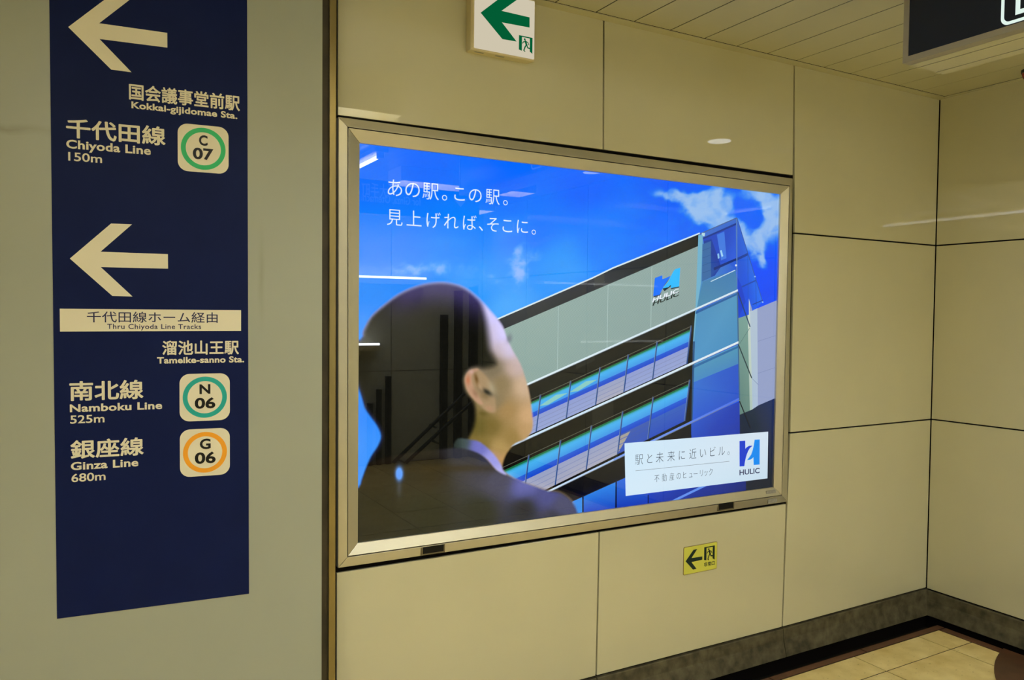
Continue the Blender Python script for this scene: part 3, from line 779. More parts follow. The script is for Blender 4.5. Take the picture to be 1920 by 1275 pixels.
bp('dark_band', [
    ([(X0_, r1(X0_)), (1304, r1(1304)), (1298, 683), (X0_, s1(X0_))], ((10, 12, 16), (14, 18, 22), (8, 12, 18), (10, 12, 16))),
    ([(X0_, s1(X0_)), (1299, s1(1299)), (1296, 793), (X0_, s2(X0_))], ((14, 12, 10), (12, 16, 20), (10, 14, 24), (14, 12, 10))),
    ([(X0_, s2(X0_)), (1296, s2(1296)), (1296, 850), (1200, 950), (X0_, 1000)], ((10, 10, 12), (20, 22, 30), (14, 16, 30), (14, 20, 70), (10, 12, 40))),
    ([(1080, 684), (1115, 668), (1115, 676), (1080, 692)], (32, 34, 34)), ([(1110, 770), (1150, 752), (1150, 778), (1110, 797)], (30, 30, 28)),
    ([(1110, 722), (1130, 712), (1130, 741), (1110, 751)], (26, 28, 26)),
])
# window rows
def winrow(top, bot, muls, kind):
    """muls: mullion x at window top; the mullions lean as on the print"""
    it, ml = [], []
    for k in range(len(muls)-1):
        xa, xb = muls[k], muls[k+1]
        ha, hb = bot(xa)-top(xa), bot(xb)-top(xb)
        def pt(x, h, t): return (x-t*h*.125, top(x)+h*t)
        def strip(t0, t1, c0, c1=None):
            c1 = c1 or c0
            it.append(([pt(xa, ha, t0), pt(xb, hb, t0), pt(xb, hb, t1), pt(xa, ha, t1)], (c0, c0, c1, c1)))
        K = kind[k]
        if K == 'deep':
            it.append(([pt(xa, ha, .10), pt(xb, hb, .10), pt(xb, hb, 1), pt(xa, ha, 1)], ((38, 120, 225), (34, 105, 215), (26, 68, 195), (28, 80, 205))))
            continue
        strip(.08, .12, (24, 110, 70)); strip(.12, .17, (36, 140, 110), (64, 172, 226)); strip(.17, .20, (66, 174, 232)); strip(.20, .40, (72, 178, 240), (60, 150, 232))
        strip(.40, .54, (28, 92, 215), (24, 70, 205))
        if K == 'shade': strip(.54, 1.0, (52, 96, 190), (38, 76, 190))
        elif K == 'split':
            strip(.54, 1.0, (62, 92, 175), (50, 84, 185)); it.append(([pt(xa, ha, .58), lerp(pt(xa, ha, .58), pt(xb, hb, .58), .35), pt(xa, ha, 1)], (165, 160, 150)))
        elif K == 'warm': strip(.54, 1.0, (150, 160, 196), (170, 170, 190))
        else: strip(.54, 1.0, (142, 156, 208), (150, 164, 212))
        for t in (.66, .78, .9):
            strip(t, t+.015, (132, 142, 185) if K not in ('shade', 'split') else (46, 86, 190))
        if K == 'sun': it.append(([pt(xa, ha, .3), lerp(pt(xa, ha, .2), pt(xb, hb, .2), .55), lerp(pt(xa, ha, .3), pt(xb, hb, .3), .95), lerp(pt(xa, ha, .38), pt(xb, hb, .38), .3)], (170, 225, 150, .55)))
    for x in muls:
        h = bot(x)-top(x); ml.append((bar((x, top(x)-1), (x-h*.125, top(x)+h), 2.6), (36, 72, 140))); ml.append((bar((x-1.1, top(x)-1), (x-1.1-h*.125, top(x)+h), .8), (120, 145, 175)))
    a, c = muls[0], muls[-1]
    ml.append((bar((a, top(a)), (c, top(c)), 1.1), (96, 96, 86)))
    return it, ml
i1, m1 = winrow(w1, lambda x: s1(x)-1, [957, 1013.5, 1070, 1125, 1178, 1232, 1296], ['', 'sun', 'sun', 'warm', '', ''])
i2, m2_ = winrow(w2, lambda x: s2(x)-1, [938, 991.6, 1051, 1109, 1167.5, 1224.5, 1293], ['', 'warm', 'warm', 'warm', 'split', 'shade'])
bp('window_panes', i1+i2)
bp('window_mullions', m1+m2_)
# lowest storey
bp('lower_panes', [
    ([(1072, 940), (1091, 931), (1093, 965), (1070, 970)], (50, 140, 235)),
    ([(1094, 931), (1154, 903), (1153, 960), (1094, 970)], ((46, 125, 225), (50, 135, 235), (24, 60, 190), (24, 60, 195))),
    ([(1156, 902), (1215, 876), (1260, 930), (1300, 945), (1156, 965)], ((40, 105, 220), (40, 100, 220), (24, 64, 190), (20, 50, 170), (18, 52, 180))),
    ([(1215, 925), (1398, 890), (1398, 935), (1215, 960)], ((22, 62, 190), (20, 40, 130), (16, 34, 110), (20, 54, 175))),
    (bar((1092.5, 928), (1092.5, 965), 2.5), (14, 22, 50)), (bar((1155, 900), (1154, 960), 2.5), (14, 22, 60)), (bar((1215, 928), (1215, 950), 2.0), (14, 26, 80)),
    (bar((1072, 940), (1172, 895), 1.2), (40, 44, 50)),
    (bar((1258, 941), (1330, 906), 4.2), (98, 145, 235)),
])
# glazed corner below the tower and long white rails
bp('corner_glazing', [
    ([(1304, 582), (1317, 528), (1379, 506), (1382, 546), (1304, 583)], ((76, 140, 175), (66, 128, 175), (62, 122, 178), (70, 130, 180), (74, 138, 182))),
    ([(1303.5, 584), (1382, 548), (1383.5, 642), (1299, 682)], ((74, 142, 190), (82, 150, 192), (70, 140, 190), (76, 148, 200))),
    ([(1299, 684), (1384, 646), (1386, 748), (1296, 792)], ((78, 150, 188), (80, 150, 180), (38, 90, 200), (42, 98, 210))),
    ([(1297, 718), (1340, 700), (1384, 682), (1386, 748), (1296, 792)], ((52, 112, 210), (44, 96, 205), (38, 84, 200), (34, 80, 200), (40, 90, 210))),
    ([(1296, 792), (1386, 752), (1387, 830), (1296, 850)], ((40, 86, 200), (26, 60, 180), (22, 50, 160), (30, 66, 185))),
    ([(1309, 441), (1317, 441), (1314, 530), (1306, 580), (1301, 640), (1299, 700), (1296, 792), (1293, 792), (1299, 640), (1304, 570)], (112, 176, 205)),
    ([(1304, 584), (1382, 549), (1382, 553), (1304, 589)], (40, 95, 160)), ([(1299, 686), (1384, 648), (1384, 652), (1299, 691)], (44, 105, 165)),
    ([(1299, 640), (1302.5, 640), (1298, 792), (1294.5, 792)], (34, 80, 130)), ([(1296.5, 600), (1299.5, 598), (1296, 790), (1292.5, 790)], (22, 24, 26)),
    (bar((1382, 548), (1386, 750), 2.2), (60, 100, 140)),
    (bar((1383, 548), (1406, 613), 2.0), (38, 62, 96)), (bar((1384, 646), (1409, 709), 2.0), (44, 60, 66)), (bar((1386, 752), (1407, 803), 2.0), (16, 24, 34)),
    (bar((1386, 645), (1405, 615), 1.0), (92, 124, 120)), (bar((1409, 709), (1422, 722), .9), (130, 145, 180)), (bar((1332, 528), (1378, 506.5), 1.5), (190, 220, 235)),
])
def rail_px(x0, x1, fn, w, ca, cb):
    N = 12; it = []
    for k in range(N):
        xa, xb = x0+(x1-x0)*k/N, x0+(x1-x0)*(k+1)/N
        ka = tuple(ca[i]+(cb[i]-ca[i])*k/N for i in range(3)); kb = tuple(ca[i]+(cb[i]-ca[i])*(k+1)/N for i in range(3))
        it.append(([(xa, fn(xa)-w/2), (xb, fn(xb)-w/2), (xb, fn(xb)+w/2), (xa, fn(xa)+w/2)], (ka, kb, kb, ka)))
        it.append(([(xa, fn(xa)+w/2-.9), (xb, fn(xb)+w/2-.9), (xb, fn(xb)+w/2+.3), (xa, fn(xa)+w/2+.3)], (110, 120, 130)))
    return it
bp('white_rail', rail_px(940, 1383, ylin((985, 722.5), (1382, 545)), 4.6, (222, 238, 245), (210, 228, 240)))
bp('white_rail', rail_px(940, 1384, ylin((1000, 816.5), (1383, 642.5)), 5.0, (200, 225, 248), (222, 234, 240)))
bp('white_rail', rail_px(985, 1150, ylin((1032, 919.5), (1385, 748)), 4.4, (215, 232, 245), (175, 200, 240))
   + rail_px(1150, 1385, ylin((1032, 919.5), (1385, 748)), 4.8, (130, 165, 240), (74, 112, 225)))
def emblem(name, sc, ox, oy, left, right, cl, cr_):
    return bp(name, [(P2(sc, ox, oy, left), cl), (P2(sc, ox, oy, right), cr_)])
sh = [(600, 350), (520, 480), (430, 600), (425, 570), (470, 460)]
bp('emblem_shadow', [(P2(12.75, 1210, 490, sh), (20, 50, 80)), (P2(12.75, 1210, 490, [(400, 650), (540, 620), (600, 555), (600, 600), (450, 715)]), (20, 44, 60)),
                     (P2(12.75, 1210, 490, [(185, 830), (330, 800), (380, 720), (340, 830), (200, 862)]), (40, 60, 90)), (P2(12.75, 1210, 490, [(600, 640), (800, 595), (800, 625), (610, 668)]), (40, 60, 80))])
emblem('building_emblem', 12.75, 1210, 490, [(220, 400), (395, 335), (400, 430), (600, 350), (440, 575), (330, 800), (180, 830)],
       [(655, 250), (700, 190), (825, 150), (800, 600), (600, 640), (600, 560), (540, 620), (400, 650), (540, 480)], (0, 110, 255), (40, 185, 255))
def text_print(name, fnmb, rgb, parent):
    mb = MB(); fnmb(mb, layer[0]); layer[0] += .00012
    o = link_mesh(name, mb.v, mb.f, M['print']); at = o.data.color_attributes.new('Col', 'FLOAT_COLOR', 'POINT')
    at.data.foreach_set('color', np.tile(np.array(lin(rgb)+(1.0,), dtype=np.float32), len(mb.v)))
    o.parent = parent; o.matrix_parent_inverse = Matrix.Translation(ad.location).inverted(); return o
QH = P2(12.75, 1210, 490, [(185, 870), (790, 640), (782, 740), (150, 990)])
text_print('lettering_shadow', lambda mb, d: text_quad(mb, PP, 'HULIC', [(x+.8, y+6.2) for x, y in QH], d, .03), (32, 44, 44), bld)
text_print('building_lettering', lambda mb, d: text_quad(mb, PP, 'HULIC', QH, d, .03), (232, 238, 248), bld)

# the man seen from behind: painted as a soft-edged, out-of-focus figure
def inside_dist(X, Y, poly):
    """signed distance in pixels, positive inside"""
    P = np.array(poly, float); Q = np.roll(P, -1, 0)
    d2 = np.full(len(X), 1e9); ins = np.zeros(len(X), bool)
    for (ax, ay), (bx, by) in zip(P, Q):
        ex, ey = bx-ax, by-ay; L = ex*ex+ey*ey+1e-9
        t = np.clip(((X-ax)*ex+(Y-ay)*ey)/L, 0, 1)
        d2 = np.minimum(d2, (X-ax-t*ex)**2+(Y-ay-t*ey)**2)
        c = ((ay > Y) != (by > Y)) & (X < (bx-ax)*(Y-ay)/((by-ay) if abs(by-ay) > 1e-9 else 1e-9)+ax)
        ins ^= c
    d = np.sqrt(d2); return np.where(ins, d, -d)
def smooth_poly(pts, n=5):
    P = [np.array(p, float) for p in pts]; out = []
    for i in range(len(P)):
        p0, p1, p2, p3 = P[i-1], P[i], P[(i+1) % len(P)], P[(i+2) % len(P)]
        for k in range(n):
            t = k/n; out.append(tuple(.5*((2*p1)+(-p0+p2)*t+(2*p0-5*p1+4*p2-p3)*t*t+(-p0+3*p1-3*p2+p3)*t**3)))
    return out
BODY = [(640, 660), (676, 636), (681, 620), (695, 594), (719, 572), (748, 551), (777, 538), (803, 531.5), (829, 529.5), (855, 533.5), (875, 542), (894, 557), (908, 571), (916, 580), (931, 597), (942, 613),
        (951, 637), (961, 658), (975, 682), (985, 711), (992, 740), (997, 775), (998.5, 798), (994, 812), (983, 824), (966, 831), (953, 844), (945, 858), (941, 873), (945, 884), (971, 900), (997, 909), (1027, 919.5), (1047, 923), (1062, 931), (1074, 943), (1082, 962), (1086, 1000),
        (1000, 1060), (640, 1060), (640, 960), (672, 913), (677, 900), (686, 875), (695, 855), (708, 835), (713.5, 817), (706, 798), (693, 780), (683, 764), (675, 737), (660, 700)]
HAIR = [(640, 640), (676, 630), (681, 620), (695, 594), (719, 572), (748, 551), (777, 538), (803, 531), (829, 529), (855, 533), (875, 542), (894, 557), (903, 568), (908, 582), (913, 603), (917, 634), (920, 655), (926, 668), (930, 684), (908, 692), (893, 690),
        (880, 694), (872, 706), (871, 718), (876, 735), (888, 750), (893, 770), (890, 800), (876, 830), (868, 850), (800, 885), (730, 900), (640, 930)]
SUIT = [(640, 900), (690, 868), (760, 850), (830, 842), (868, 838), (900, 849), (928, 878), (946, 888), (971, 900), (997, 909), (1027, 919), (1047, 922), (1062, 930), (1074, 943), (1086, 965), (1090, 1080), (640, 1080)]
COLLAR = [(858, 822), (880, 824), (900, 829), (925, 851), (942, 876), (948, 890), (930, 881), (914, 862), (895, 849), (870, 841), (850, 838)]
BODYs, HAIRs, SUITs, COLLARs = [smooth_poly(p, 3) for p in (BODY, HAIR, SUIT, COLLAR)]
def figure(X, Y):
    db = inside_dist(X, Y, BODYs)
    softness = 2.6+2.2*blob(X, Y, 1040, 930, 90, 40)+1.2*sstep(700, 560, Y)
    al = sstep(-1, 1, db/softness)
    # skin
    skin = idw(X, Y, [(920, 590, (205, 195, 238)), (935, 625, (208, 196, 232)), (950, 655, (205, 188, 205)), (965, 690, (196, 170, 160)), (980, 725, (204, 172, 140)),
                      (990, 780, (206, 165, 120)), (985, 810, (190, 152, 104)), (960, 820, (150, 122, 66)), (950, 770, (166, 132, 82)), (940, 720, (140, 120, 84)),
                      (925, 690, (122, 108, 84)), (930, 750, (138, 120, 88)), (920, 800, (120, 100, 46)), (900, 800, (104, 92, 40)), (935, 840, (176, 146, 86)),
                      (938, 865, (196, 150, 88)), (905, 835, (130, 110, 52)), (925, 860, (186, 150, 130))], 3.0)
    # rim light on the face contour
    e = sstep(26, 0, db)*blob(X, Y, 940, 640, 60, 80); skin = skin+e[:, None]*np.array([10, 14, 30])
    # hair: near black with a bluish edge towards the sky
    hair = np.zeros((len(X), 3))+np.array([14, 14, 10])
    eb = sstep(80, 0, db)*sstep(640, 545, Y)*sstep(690, 770, X)
    hair = hair*(1-eb[:, None])+np.array([64, 56, 108])*eb[:, None]
    eb2 = sstep(10, 0, db)*.5; hair = hair*(1-eb2[:, None])+np.array([48, 58, 120])*eb2[:, None]
    sw = 6.0+6.0*blob(X, Y, 918, 640, 30, 60); hs = sstep(-1, 1, (inside_dist(X, Y, HAIRs)-2)/sw)
    c = skin*(1-hs[:, None])+hair*hs[:, None]
    # ear
    def mixc(c, m_, rgb): m_ = np.clip(m_, 0, 1)[:, None]; return c*(1-m_)+np.array(rgb, float)*m_
    ear = smooth_poly([(871, 716), (873, 704), (880, 695), (893, 691), (904, 697), (916, 710), (926, 730), (930, 760), (928, 774), (912, 772), (900, 762), (889, 750), (877, 735)], 3)
    de = inside_dist(X, Y, ear); me_ = sstep(-3.5, 3.5, de-1)
    c = mixc(c, me_, (168, 140, 104))
    rim = smooth_poly([(871, 716), (872, 704), (880, 695), (893, 691), (896, 694), (886, 700), (884, 712), (889, 730), (900, 748), (905, 758), (896, 756), (886, 747), (876, 733)], 3)
    c = mixc(c, sstep(-3, 3, inside_dist(X, Y, rim))*.9, (196, 152, 122))
    c = mixc(c, blob(X, Y, 877, 713, 4, 8)*.8, (196, 116, 78)); c = mixc(c, blob(X, Y, 884, 697, 6, 4)*.7, (210, 170, 160))
    c = mixc(c, blob(X, Y, 893, 712, 3.4, 12, -14)*.95, (106, 74, 34)); c = mixc(c, blob(X, Y, 912, 735, 12, 5, 25)*1.0, (24, 26, 22))
    c = mixc(c, blob(X, Y, 908, 742, 9, 6, 40)*.6, (110, 90, 56)); c = mixc(c, blob(X, Y, 922, 728, 7, 14, -20)*.55, (176, 168, 140)); c = mixc(c, blob(X, Y, 917, 766, 9, 6, 20)*.6, (190, 142, 110))
    c = mixc(c, blob(X, Y, 900, 726, 4, 12, -30)*.7, (190, 158, 120)); c = mixc(c, blob(X, Y, 890, 737, 4, 9, -30)*.5, (130, 98, 70)); c = mixc(c, blob(X, Y, 905, 775, 9, 5, 10)*.5, (80, 70, 20))
    # suit
    suit = idw(X, Y, [(700, 880, (26, 20, 12)), (700, 960, (20, 20, 12)), (800, 880, (28, 22, 14)), (880, 855, (52, 52, 60)), (930, 900, (62, 64, 92)), (985, 915, (92, 98, 176)),
                      (1025, 930, (66, 72, 138)), (1055, 950, (66, 70, 108)), (900, 960, (28, 34, 30)), (980, 960, (22, 30, 48)), (1040, 975, (40, 44, 66)), (800, 960, (22, 26, 18)), (910, 880, (52, 54, 72))], 3.2)
    c = mixc(c, sstep(-3.5, 3.5, inside_dist(X, Y, SUITs)), (0, 0, 0)) if False else c*(1-sstep(-3.5, 3.5, inside_dist(X, Y, SUITs))[:, None])+suit*sstep(-3.5, 3.5, inside_dist(X, Y, SUITs))[:, None]
    c = mixc(c, blob(X, Y, 985, 948, 16, 22, 20)*.5, (10, 18, 34))
    c = mixc(c, blob(X, Y, 860, 878, 110, 7, 0)*.5, (44, 30, 10))
    # collar
    col_ = idw(X, Y, [(866, 830, (70, 86, 84)), (895, 836, (118, 118, 200)), (925, 862, (160, 158, 232)), (942, 880, (178, 176, 240)), (855, 830, (40, 48, 40))], 3)
    mc = sstep(-2.8, 2.8, inside_dist(X, Y, COLLARs)); c = c*(1-mc[:, None])+col_*mc[:, None]
    # sky showing through, and eyelashes
    g = blob(X, Y, 748, 888, 6, 11); c = mixc(c, np.clip(g*2.2, 0, 1), (92, 160, 255)); c = mixc(c, blob(X, Y, 748, 915, 5, 16)*.35, (90, 110, 150))
    n = fbm(X/3.0, Y/3.0, 2, 5)-.38; c = c+(n*6)[:, None]
    return np.clip(c, 0, 255), al
ua = UVP(1096, 960)[0]
man = painted_grid('printed_man', (U0, ua, V0, UVP(800, 515)[1]), 300, 320, figure)
man['label'] = 'blurred printed head, ear and suited shoulders of a man seen from behind'
def lash(X, Y):
    return np.tile(np.array([110, 108, 130.0]), (len(X), 1)), blob(X, Y, 954, 635, 5, 8, 10)*.75
painted_grid('eyelashes', (UVP(935, 640)[0], UVP(975, 640)[0], UVP(954, 658)[1], UVP(954, 612)[1]), 24, 24, lash)

# headline
HL = [('あの駅。', [740, 773, 807, 833], (807, 343.5, 374.6, '駅')), ('この駅。', [861, 890.5, 923, 947], (923, 355.3, 383.6, '駅')),
      ('見上げれば、', [739.5, 775.8, 812.2, 845.4, 880, 901], (739.5, 393, 423, '見')), ('そこに。', [923.5, 950.6, 978.8, 1000], (739.5, 393, 423, '見'))]
def char_run(mb, pl, s_, xs_, ref, d, offset=-.004):
    # reference glyph fixes the letter size; move it to the first column on the same height
    text_chars(mb, pl, s_, xs_, ref, d, offset)
for t in HL:
    text_print('headline', lambda mb, d: char_run(mb, PP, t[0], t[1], t[2], d), (222, 236, 255), ad)
# white caption box
box = poly_part('caption_box', [(P2(6, 1150, 790, [(120, 245), (1735, 115), (1727, 640), (133, 838)]), ((206, 232, 250), (212, 226, 240), (200, 222, 238), (212, 234, 250)))])
poly_part('caption_rule', [(bar((1190.5, 882.6), (1366.5, 864.7), .7), (120, 130, 140))])
def cap1(mb, d):
    text_chars(mb, PP, '駅と未来に近いビル。', [1197.2, 1217.3, 1236, 1257.2, 1277.5, 1297.8, 1317, 1335.3, 1352, 1365], (1197, 852, 871.2, '駅'), d, -.010, .9)
def cap2(mb, d):
    text_chars(mb, PP, '不動産のヒューリック', [1230.5, 1244.5, 1258.5, 1271.5, 1282.8, 1294, 1303, 1314, 1322.5, 1331.5], (1244.5, 888, 902, '動'), d, -.010, .82)
tag(text_print('caption', cap1, (62, 74, 90), ad), kind='stuff')
tag(text_print('caption', cap2, (62, 74, 90), ad), kind='stuff')
LL = [(230, 175), (390, 165), (392, 395), (440, 345), (500, 310), (595, 305), (520, 375), (470, 460), (430, 560), (400, 670), (380, 770), (365, 880), (232, 890)]
RR = [(655, 140), (800, 130), (795, 835), (628, 850), (620, 630), (580, 670), (530, 700), (440, 710), (500, 640), (560, 550), (600, 430), (630, 300)]
poly_part('emblem', [(P2(15, 1370, 815, LL), (16, 58, 205)), (P2(15, 1370, 815, RR), (0, 136, 240))])
text_print('emblem_lettering', lambda mb, d: text_quad(mb, PP, 'HULIC', P2(15, 1370, 815, [(228, 985), (795, 925), (795, 1075), (228, 1140)]), d, .02), (48, 52, 92), ad)

# glass in front of the print
mb = MB(); gy = -.0028
gp = [(p[0], p[2]) for p in INN]; e_ = .003
gp = [(gp[0][0]-e_, gp[0][1]+e_), (gp[1][0]+e_, gp[1][1]+e_), (gp[2][0]+e_, gp[2][1]-e_), (gp[3][0]-e_, gp[3][1]-e_)]
mb.flat(PW, gp, gy); gl = mb.build('glass_pane', M['glass'], adf)

# ---- exit sign box on the wall (upper edge of the picture)
ex = empty('exit_sign', tuple(PW.w(*PW.uv(940, 100))))
tag(ex, 'white box exit sign with green arrow mounted high on the cream wall', 'sign')
PE = PW.shifted(.052)
u0 = PE.uv(884.5, 60)[0]; u1 = PE.uv(1004.5, 60)[0]; v0 = .5*(PE.uv(889, 95.5)[1]+PE.uv(1004, 111)[1]); v1 = v0+.215
mb = MB(); w_ = u1-u0
prof = [(.0, .004), (.046, .0), (.052, .004)]
mb.add([PW.w(u0+.004, v0+.003, .0003), PW.w(u1-.004, v0+.003, .0003), PW.w(u1-.004, v1, .0003), PW.w(u0+.004, v1, .0003),
        PW.w(u0, v0, .044), PW.w(u1, v0, .044), PW.w(u1, v1+.002, .044), PW.w(u0, v1+.002, .044),
        PW.w(u0+.006, v0+.006, .0505), PW.w(u1-.006, v0+.006, .0505), PW.w(u1-.006, v1-.004, .0505), PW.w(u0+.006, v1-.004, .0505)],
       [(3, 2, 1, 0), (0, 1, 5, 4), (1, 2, 6, 5), (2, 3, 7, 6), (3, 0, 4, 7), (4, 5, 9, 8), (5, 6, 10, 9), (6, 7, 11, 10), (7, 4, 8, 11), (8, 9, 10, 11)])
mb.build('housing', M['white_plastic'], ex)
fu0, fu1 = PE.uv(889.5, 60)[0], PE.uv(1003, 60)[0]; fv0 = PE.uv(889, 89.5)[1]; fv1 = v1-.008
mb = MB(); mb.prism(PW, rrect(fu0, fv0, fu1-.002, fv1, .003, 3), .0505, .052); mb.build('lit_face', M['evac_face'], ex)
ap = [PE.uv(*p) for p in P2(6.373, 850, 0, [(325, 152), (575, 130), (910, 208), (910, 330), (580, 268), (755, 497), (585, 468)])]
tipv = ap[0][1]; 
lowend = [ap[5], ap[6]]
arrow = [ap[0], (ap[6][0], 2*tipv-ap[6][1]), (ap[5][0], 2*tipv-ap[5][1]), ap[1], ap[2], ap[3], ap[4], ap[5], ap[6]]
mb = MB(); mb.flat(PW, arrow, .0526); mb.build('arrow', M['evac_green'], ex)
def running_man(mb, pl, u0, v0, w, h, d, frame_w=.2):
    X = lambda a: u0+a*w; Y = lambda b_: v0+b_*h
    mb.flat(pl, [(X(0), Y(.06)), (X(.22), Y(.0)), (X(.22), Y(1)), (X(0), Y(1))], d)
    mb.flat(pl, [(X(.80), Y(.06)), (X(1), Y(-.06)), (X(1), Y(1)), (X(.80), Y(1))], d)
    mb.flat(pl, [(X(.22), Y(.92)), (X(.80), Y(.92)), (X(.80), Y(1)), (X(.22), Y(1))], d)
    k = d+.0002
    mb.flat(pl, circ(X(.42), Y(.80), w*.07, h*.065, n=16), k)
    for pts, wd in (([(.47, .68), (.56, .45)], .13), ([(.47, .66), (.33, .62), (.27, .52)], .06), ([(.50, .68), (.66, .62), (.72, .50)], .06),
                    ([(.55, .46), (.44, .28), (.36, .06)], .085), ([(.57, .46), (.64, .28), (.84, .25)], .08), ([(.36, .07), (.44, .0)], .06)):
        for q in stroke([(X(a), Y(b_)) for a, b_ in pts], wd*w): mb.flat(pl, q, k)
mi = PE.uv(972.8, 82)[0]; mj = PE.uv(998.3, 85)[0]; mt = PE.uv(985.5, 68.5)[1]; mbb = PE.uv(985.5, 97)[1]
mb = MB(); running_man(mb, PW, mi, mbb, mj-mi, mt-mbb, .0526); mb.build('running_man_symbol', M['evac_green'], ex)
for xa in (896, 935):
    a = PE.uv(xa, 98)[0]; mb = MB(); mb.box((a, -.036, v0+.0008), (a+.035, -.022, v0+.0035)); mb.build('vent_slot', M['sticker'], ex)

# ---- small photoluminescent exit plate
pq = [PW.uv(*p) for p in ((1281.2, 1026.2), (1344.2, 1015), (1343.5, 1066.5), (1280.6, 1078))]
u0, u1 = (pq[0][0]+pq[3][0])/2, (pq[1][0]+pq[2][0])/2; v0, v1 = (pq[2][1]+pq[3][1])/2, (pq[0][1]+pq[1][1])/2
lp = empty('exit_plate', tuple(PW.w((u0+u1)/2, v0))); tag(lp, 'small yellow-green exit plate with arrow on the panel below the advertisement', 'sign')
mb = MB(); mb.prism(PW, rrect(u0, v0, u1, v1, .006), .0003, .0024); mb.build('plate_edge', M['lum_edge'], lp)
mb = MB(); mb.prism(PW, rrect(u0+.002, v0+.002, u1-.002, v1-.002, .005), .0024, .003); mb.build('plate_face', M['lum'], lp)
PL = PW.shifted(.003)
ar = [PL.uv(*p) for p in P2(10.625, 1240, 980, [(482, 770), (640, 540), (715, 525), (600, 705), (815, 672), (815, 738), (600, 785), (700, 918), (630, 935)])]
mb = MB(); mb.flat(PW, ar, .0034); mb.build('arrow', M['dark_green'], lp)
a0 = PL.uv(1240+852/10.625, 1037)[0]; a1 = PL.uv(1240+1063/10.625, 1035)[0]; h1 = PL.uv(1330, 1024.3)[1]; h0 = PL.uv(1330, 1049.5)[1]
mb = MB(); running_man(mb, PW, a0, h0, a1-a0, h1-h0, .0034); mb.build('running_man_symbol', M['dark_green'], lp)
mb = MB(); text_uv(mb, PW, '非常口', a0, a1, PL.uv(1330, 1061)[1], PL.uv(1330, 1052.8)[1], .0034, .02); mb.build('lettering', M['dark_green'], lp)

# ---- hanging lit sign, upper right
ZS = .80
c0 = hit(1702.5, 105.5, (0, 0, 1), ZS+.018); XS, YS = float(c0[0]), float(c0[1])
PSg = Plane((XS, YS, ZS), (0, -1, 0), (0, 0, 1))      # face looks towards -X (left)
hs = empty('hanging_sign', (XS+.09, YS-.7, ZS)); tag(hs, 'dark navy illuminated sign box hanging from the ceiling by the right edge', 'sign')
Ln, TH, BD = 1.45, .295, .185
mb = MB(); mb.box((XS+.012, YS-Ln, ZS), (XS+.012+.022, YS+.018, ZS+TH)); mb.build('face_frame', M['sign_alu'], hs)
mb = MB()
for q in ([(-.018, 0), (Ln, 0), (Ln, .018), (-.018, .018)], [(-.018, TH-.018), (Ln, TH-.018), (Ln, TH), (-.018, TH)], [(-.018, .018), (0, .018), (0, TH-.018), (-.018, TH-.018)], [(Ln-.018, .018), (Ln, .018), (Ln, TH-.018), (Ln-.018, TH-.018)]):
    mb.prism(PSg, q, -.012, 0)
mb.build('bezel', M['sign_alu'], hs)
mb = MB(); mb.prism(PSg, [(0, .018), (Ln-.018, .018), (Ln-.018, TH-.018), (0, TH-.018)], -.011, -.002); mb.build('sign_face', M['sign_dark'], hs)
for a, c in ((.036, .076), (.081, BD-.014), (BD-.009, BD+.03)):
    mb = MB(); mb.box((XS+a, YS-Ln, ZS), (XS+c, YS+.018, ZS+TH)); mb.build('housing', M['plank'], hs)
mb = MB(); mb.box((XS+.034, YS-Ln+.004, ZS+.0015), (XS+BD+.028, YS+.014, ZS+TH-.004)); mb.build('inner_case', M['plank_gap'], hs)
for yy in (YS-.25, YS-1.2):
    mb = MB(); mb.tube([(XS+.10, yy, ZS+TH-.002), (XS+.10, yy, ZC+.004)], .012); mb.build('hanger', M['sign_alu'], hs)
su = lambda x, y: PSg.uv(x, y)
a = su(1876.5, 20)[0]; zb_ = su(1890, 45.5)[1]-.001; W_ = .215; lw = .0088
P_o = rrect(a, zb_, a+W_, zb_+W_, .022); P_i = rrect(a+lw, zb_+lw, a+W_-lw, zb_+W_-lw, .015)
mb = MB(); n = len(P_o)
mb.add([PSg.w(u, v, -.0014) for u, v in P_o+P_i], [(i, (i+1) % n, n+(i+1) % n, n+i) for i in range(n)])
mb.build('symbol_outline', M['sign_white'], hs)
ia = su(1903.5, 15)[0]; iz = su(1905.5, 27.5)[1]; iw = a+W_-(ia-a)-ia
mb = MB(); t_ = .0125
for q in ([(ia, iz), (ia+iw, iz), (ia+iw, iz+t_), (ia, iz+t_)], [(ia, iz+t_), (ia+t_, iz+t_), (ia+t_, iz+.12), (ia, iz+.12)], [(ia+iw-t_, iz+t_), (ia+iw, iz+t_), (ia+iw, iz+.12), (ia+iw-t_, iz+.12)], [(ia, iz+.12), (ia+iw, iz+.12), (ia+iw, iz+.132), (ia, iz+.132)]):
    mb.flat(PSg, q, -.0014)
for cu_ in (ia+.033, ia+iw-.033):                       # two standing figures of the lift symbol
    mb.flat(PSg, circ(cu_, iz+.098, .008, n=16), -.0014)
    mb.flat(PSg, [(cu_-.012, iz+.085), (cu_+.012, iz+.085), (cu_+.012, iz+.052), (cu_+.008, iz+.052), (cu_+.008, iz+.022), (cu_+.001, iz+.022), (cu_+.001, iz+.05), (cu_-.001, iz+.05), (cu_-.001, iz+.022), (cu_-.008, iz+.022), (cu_-.008, iz+.052), (cu_-.012, iz+.052)], -.0014)
mb.build('lift_symbol', M['sign_white'], hs)

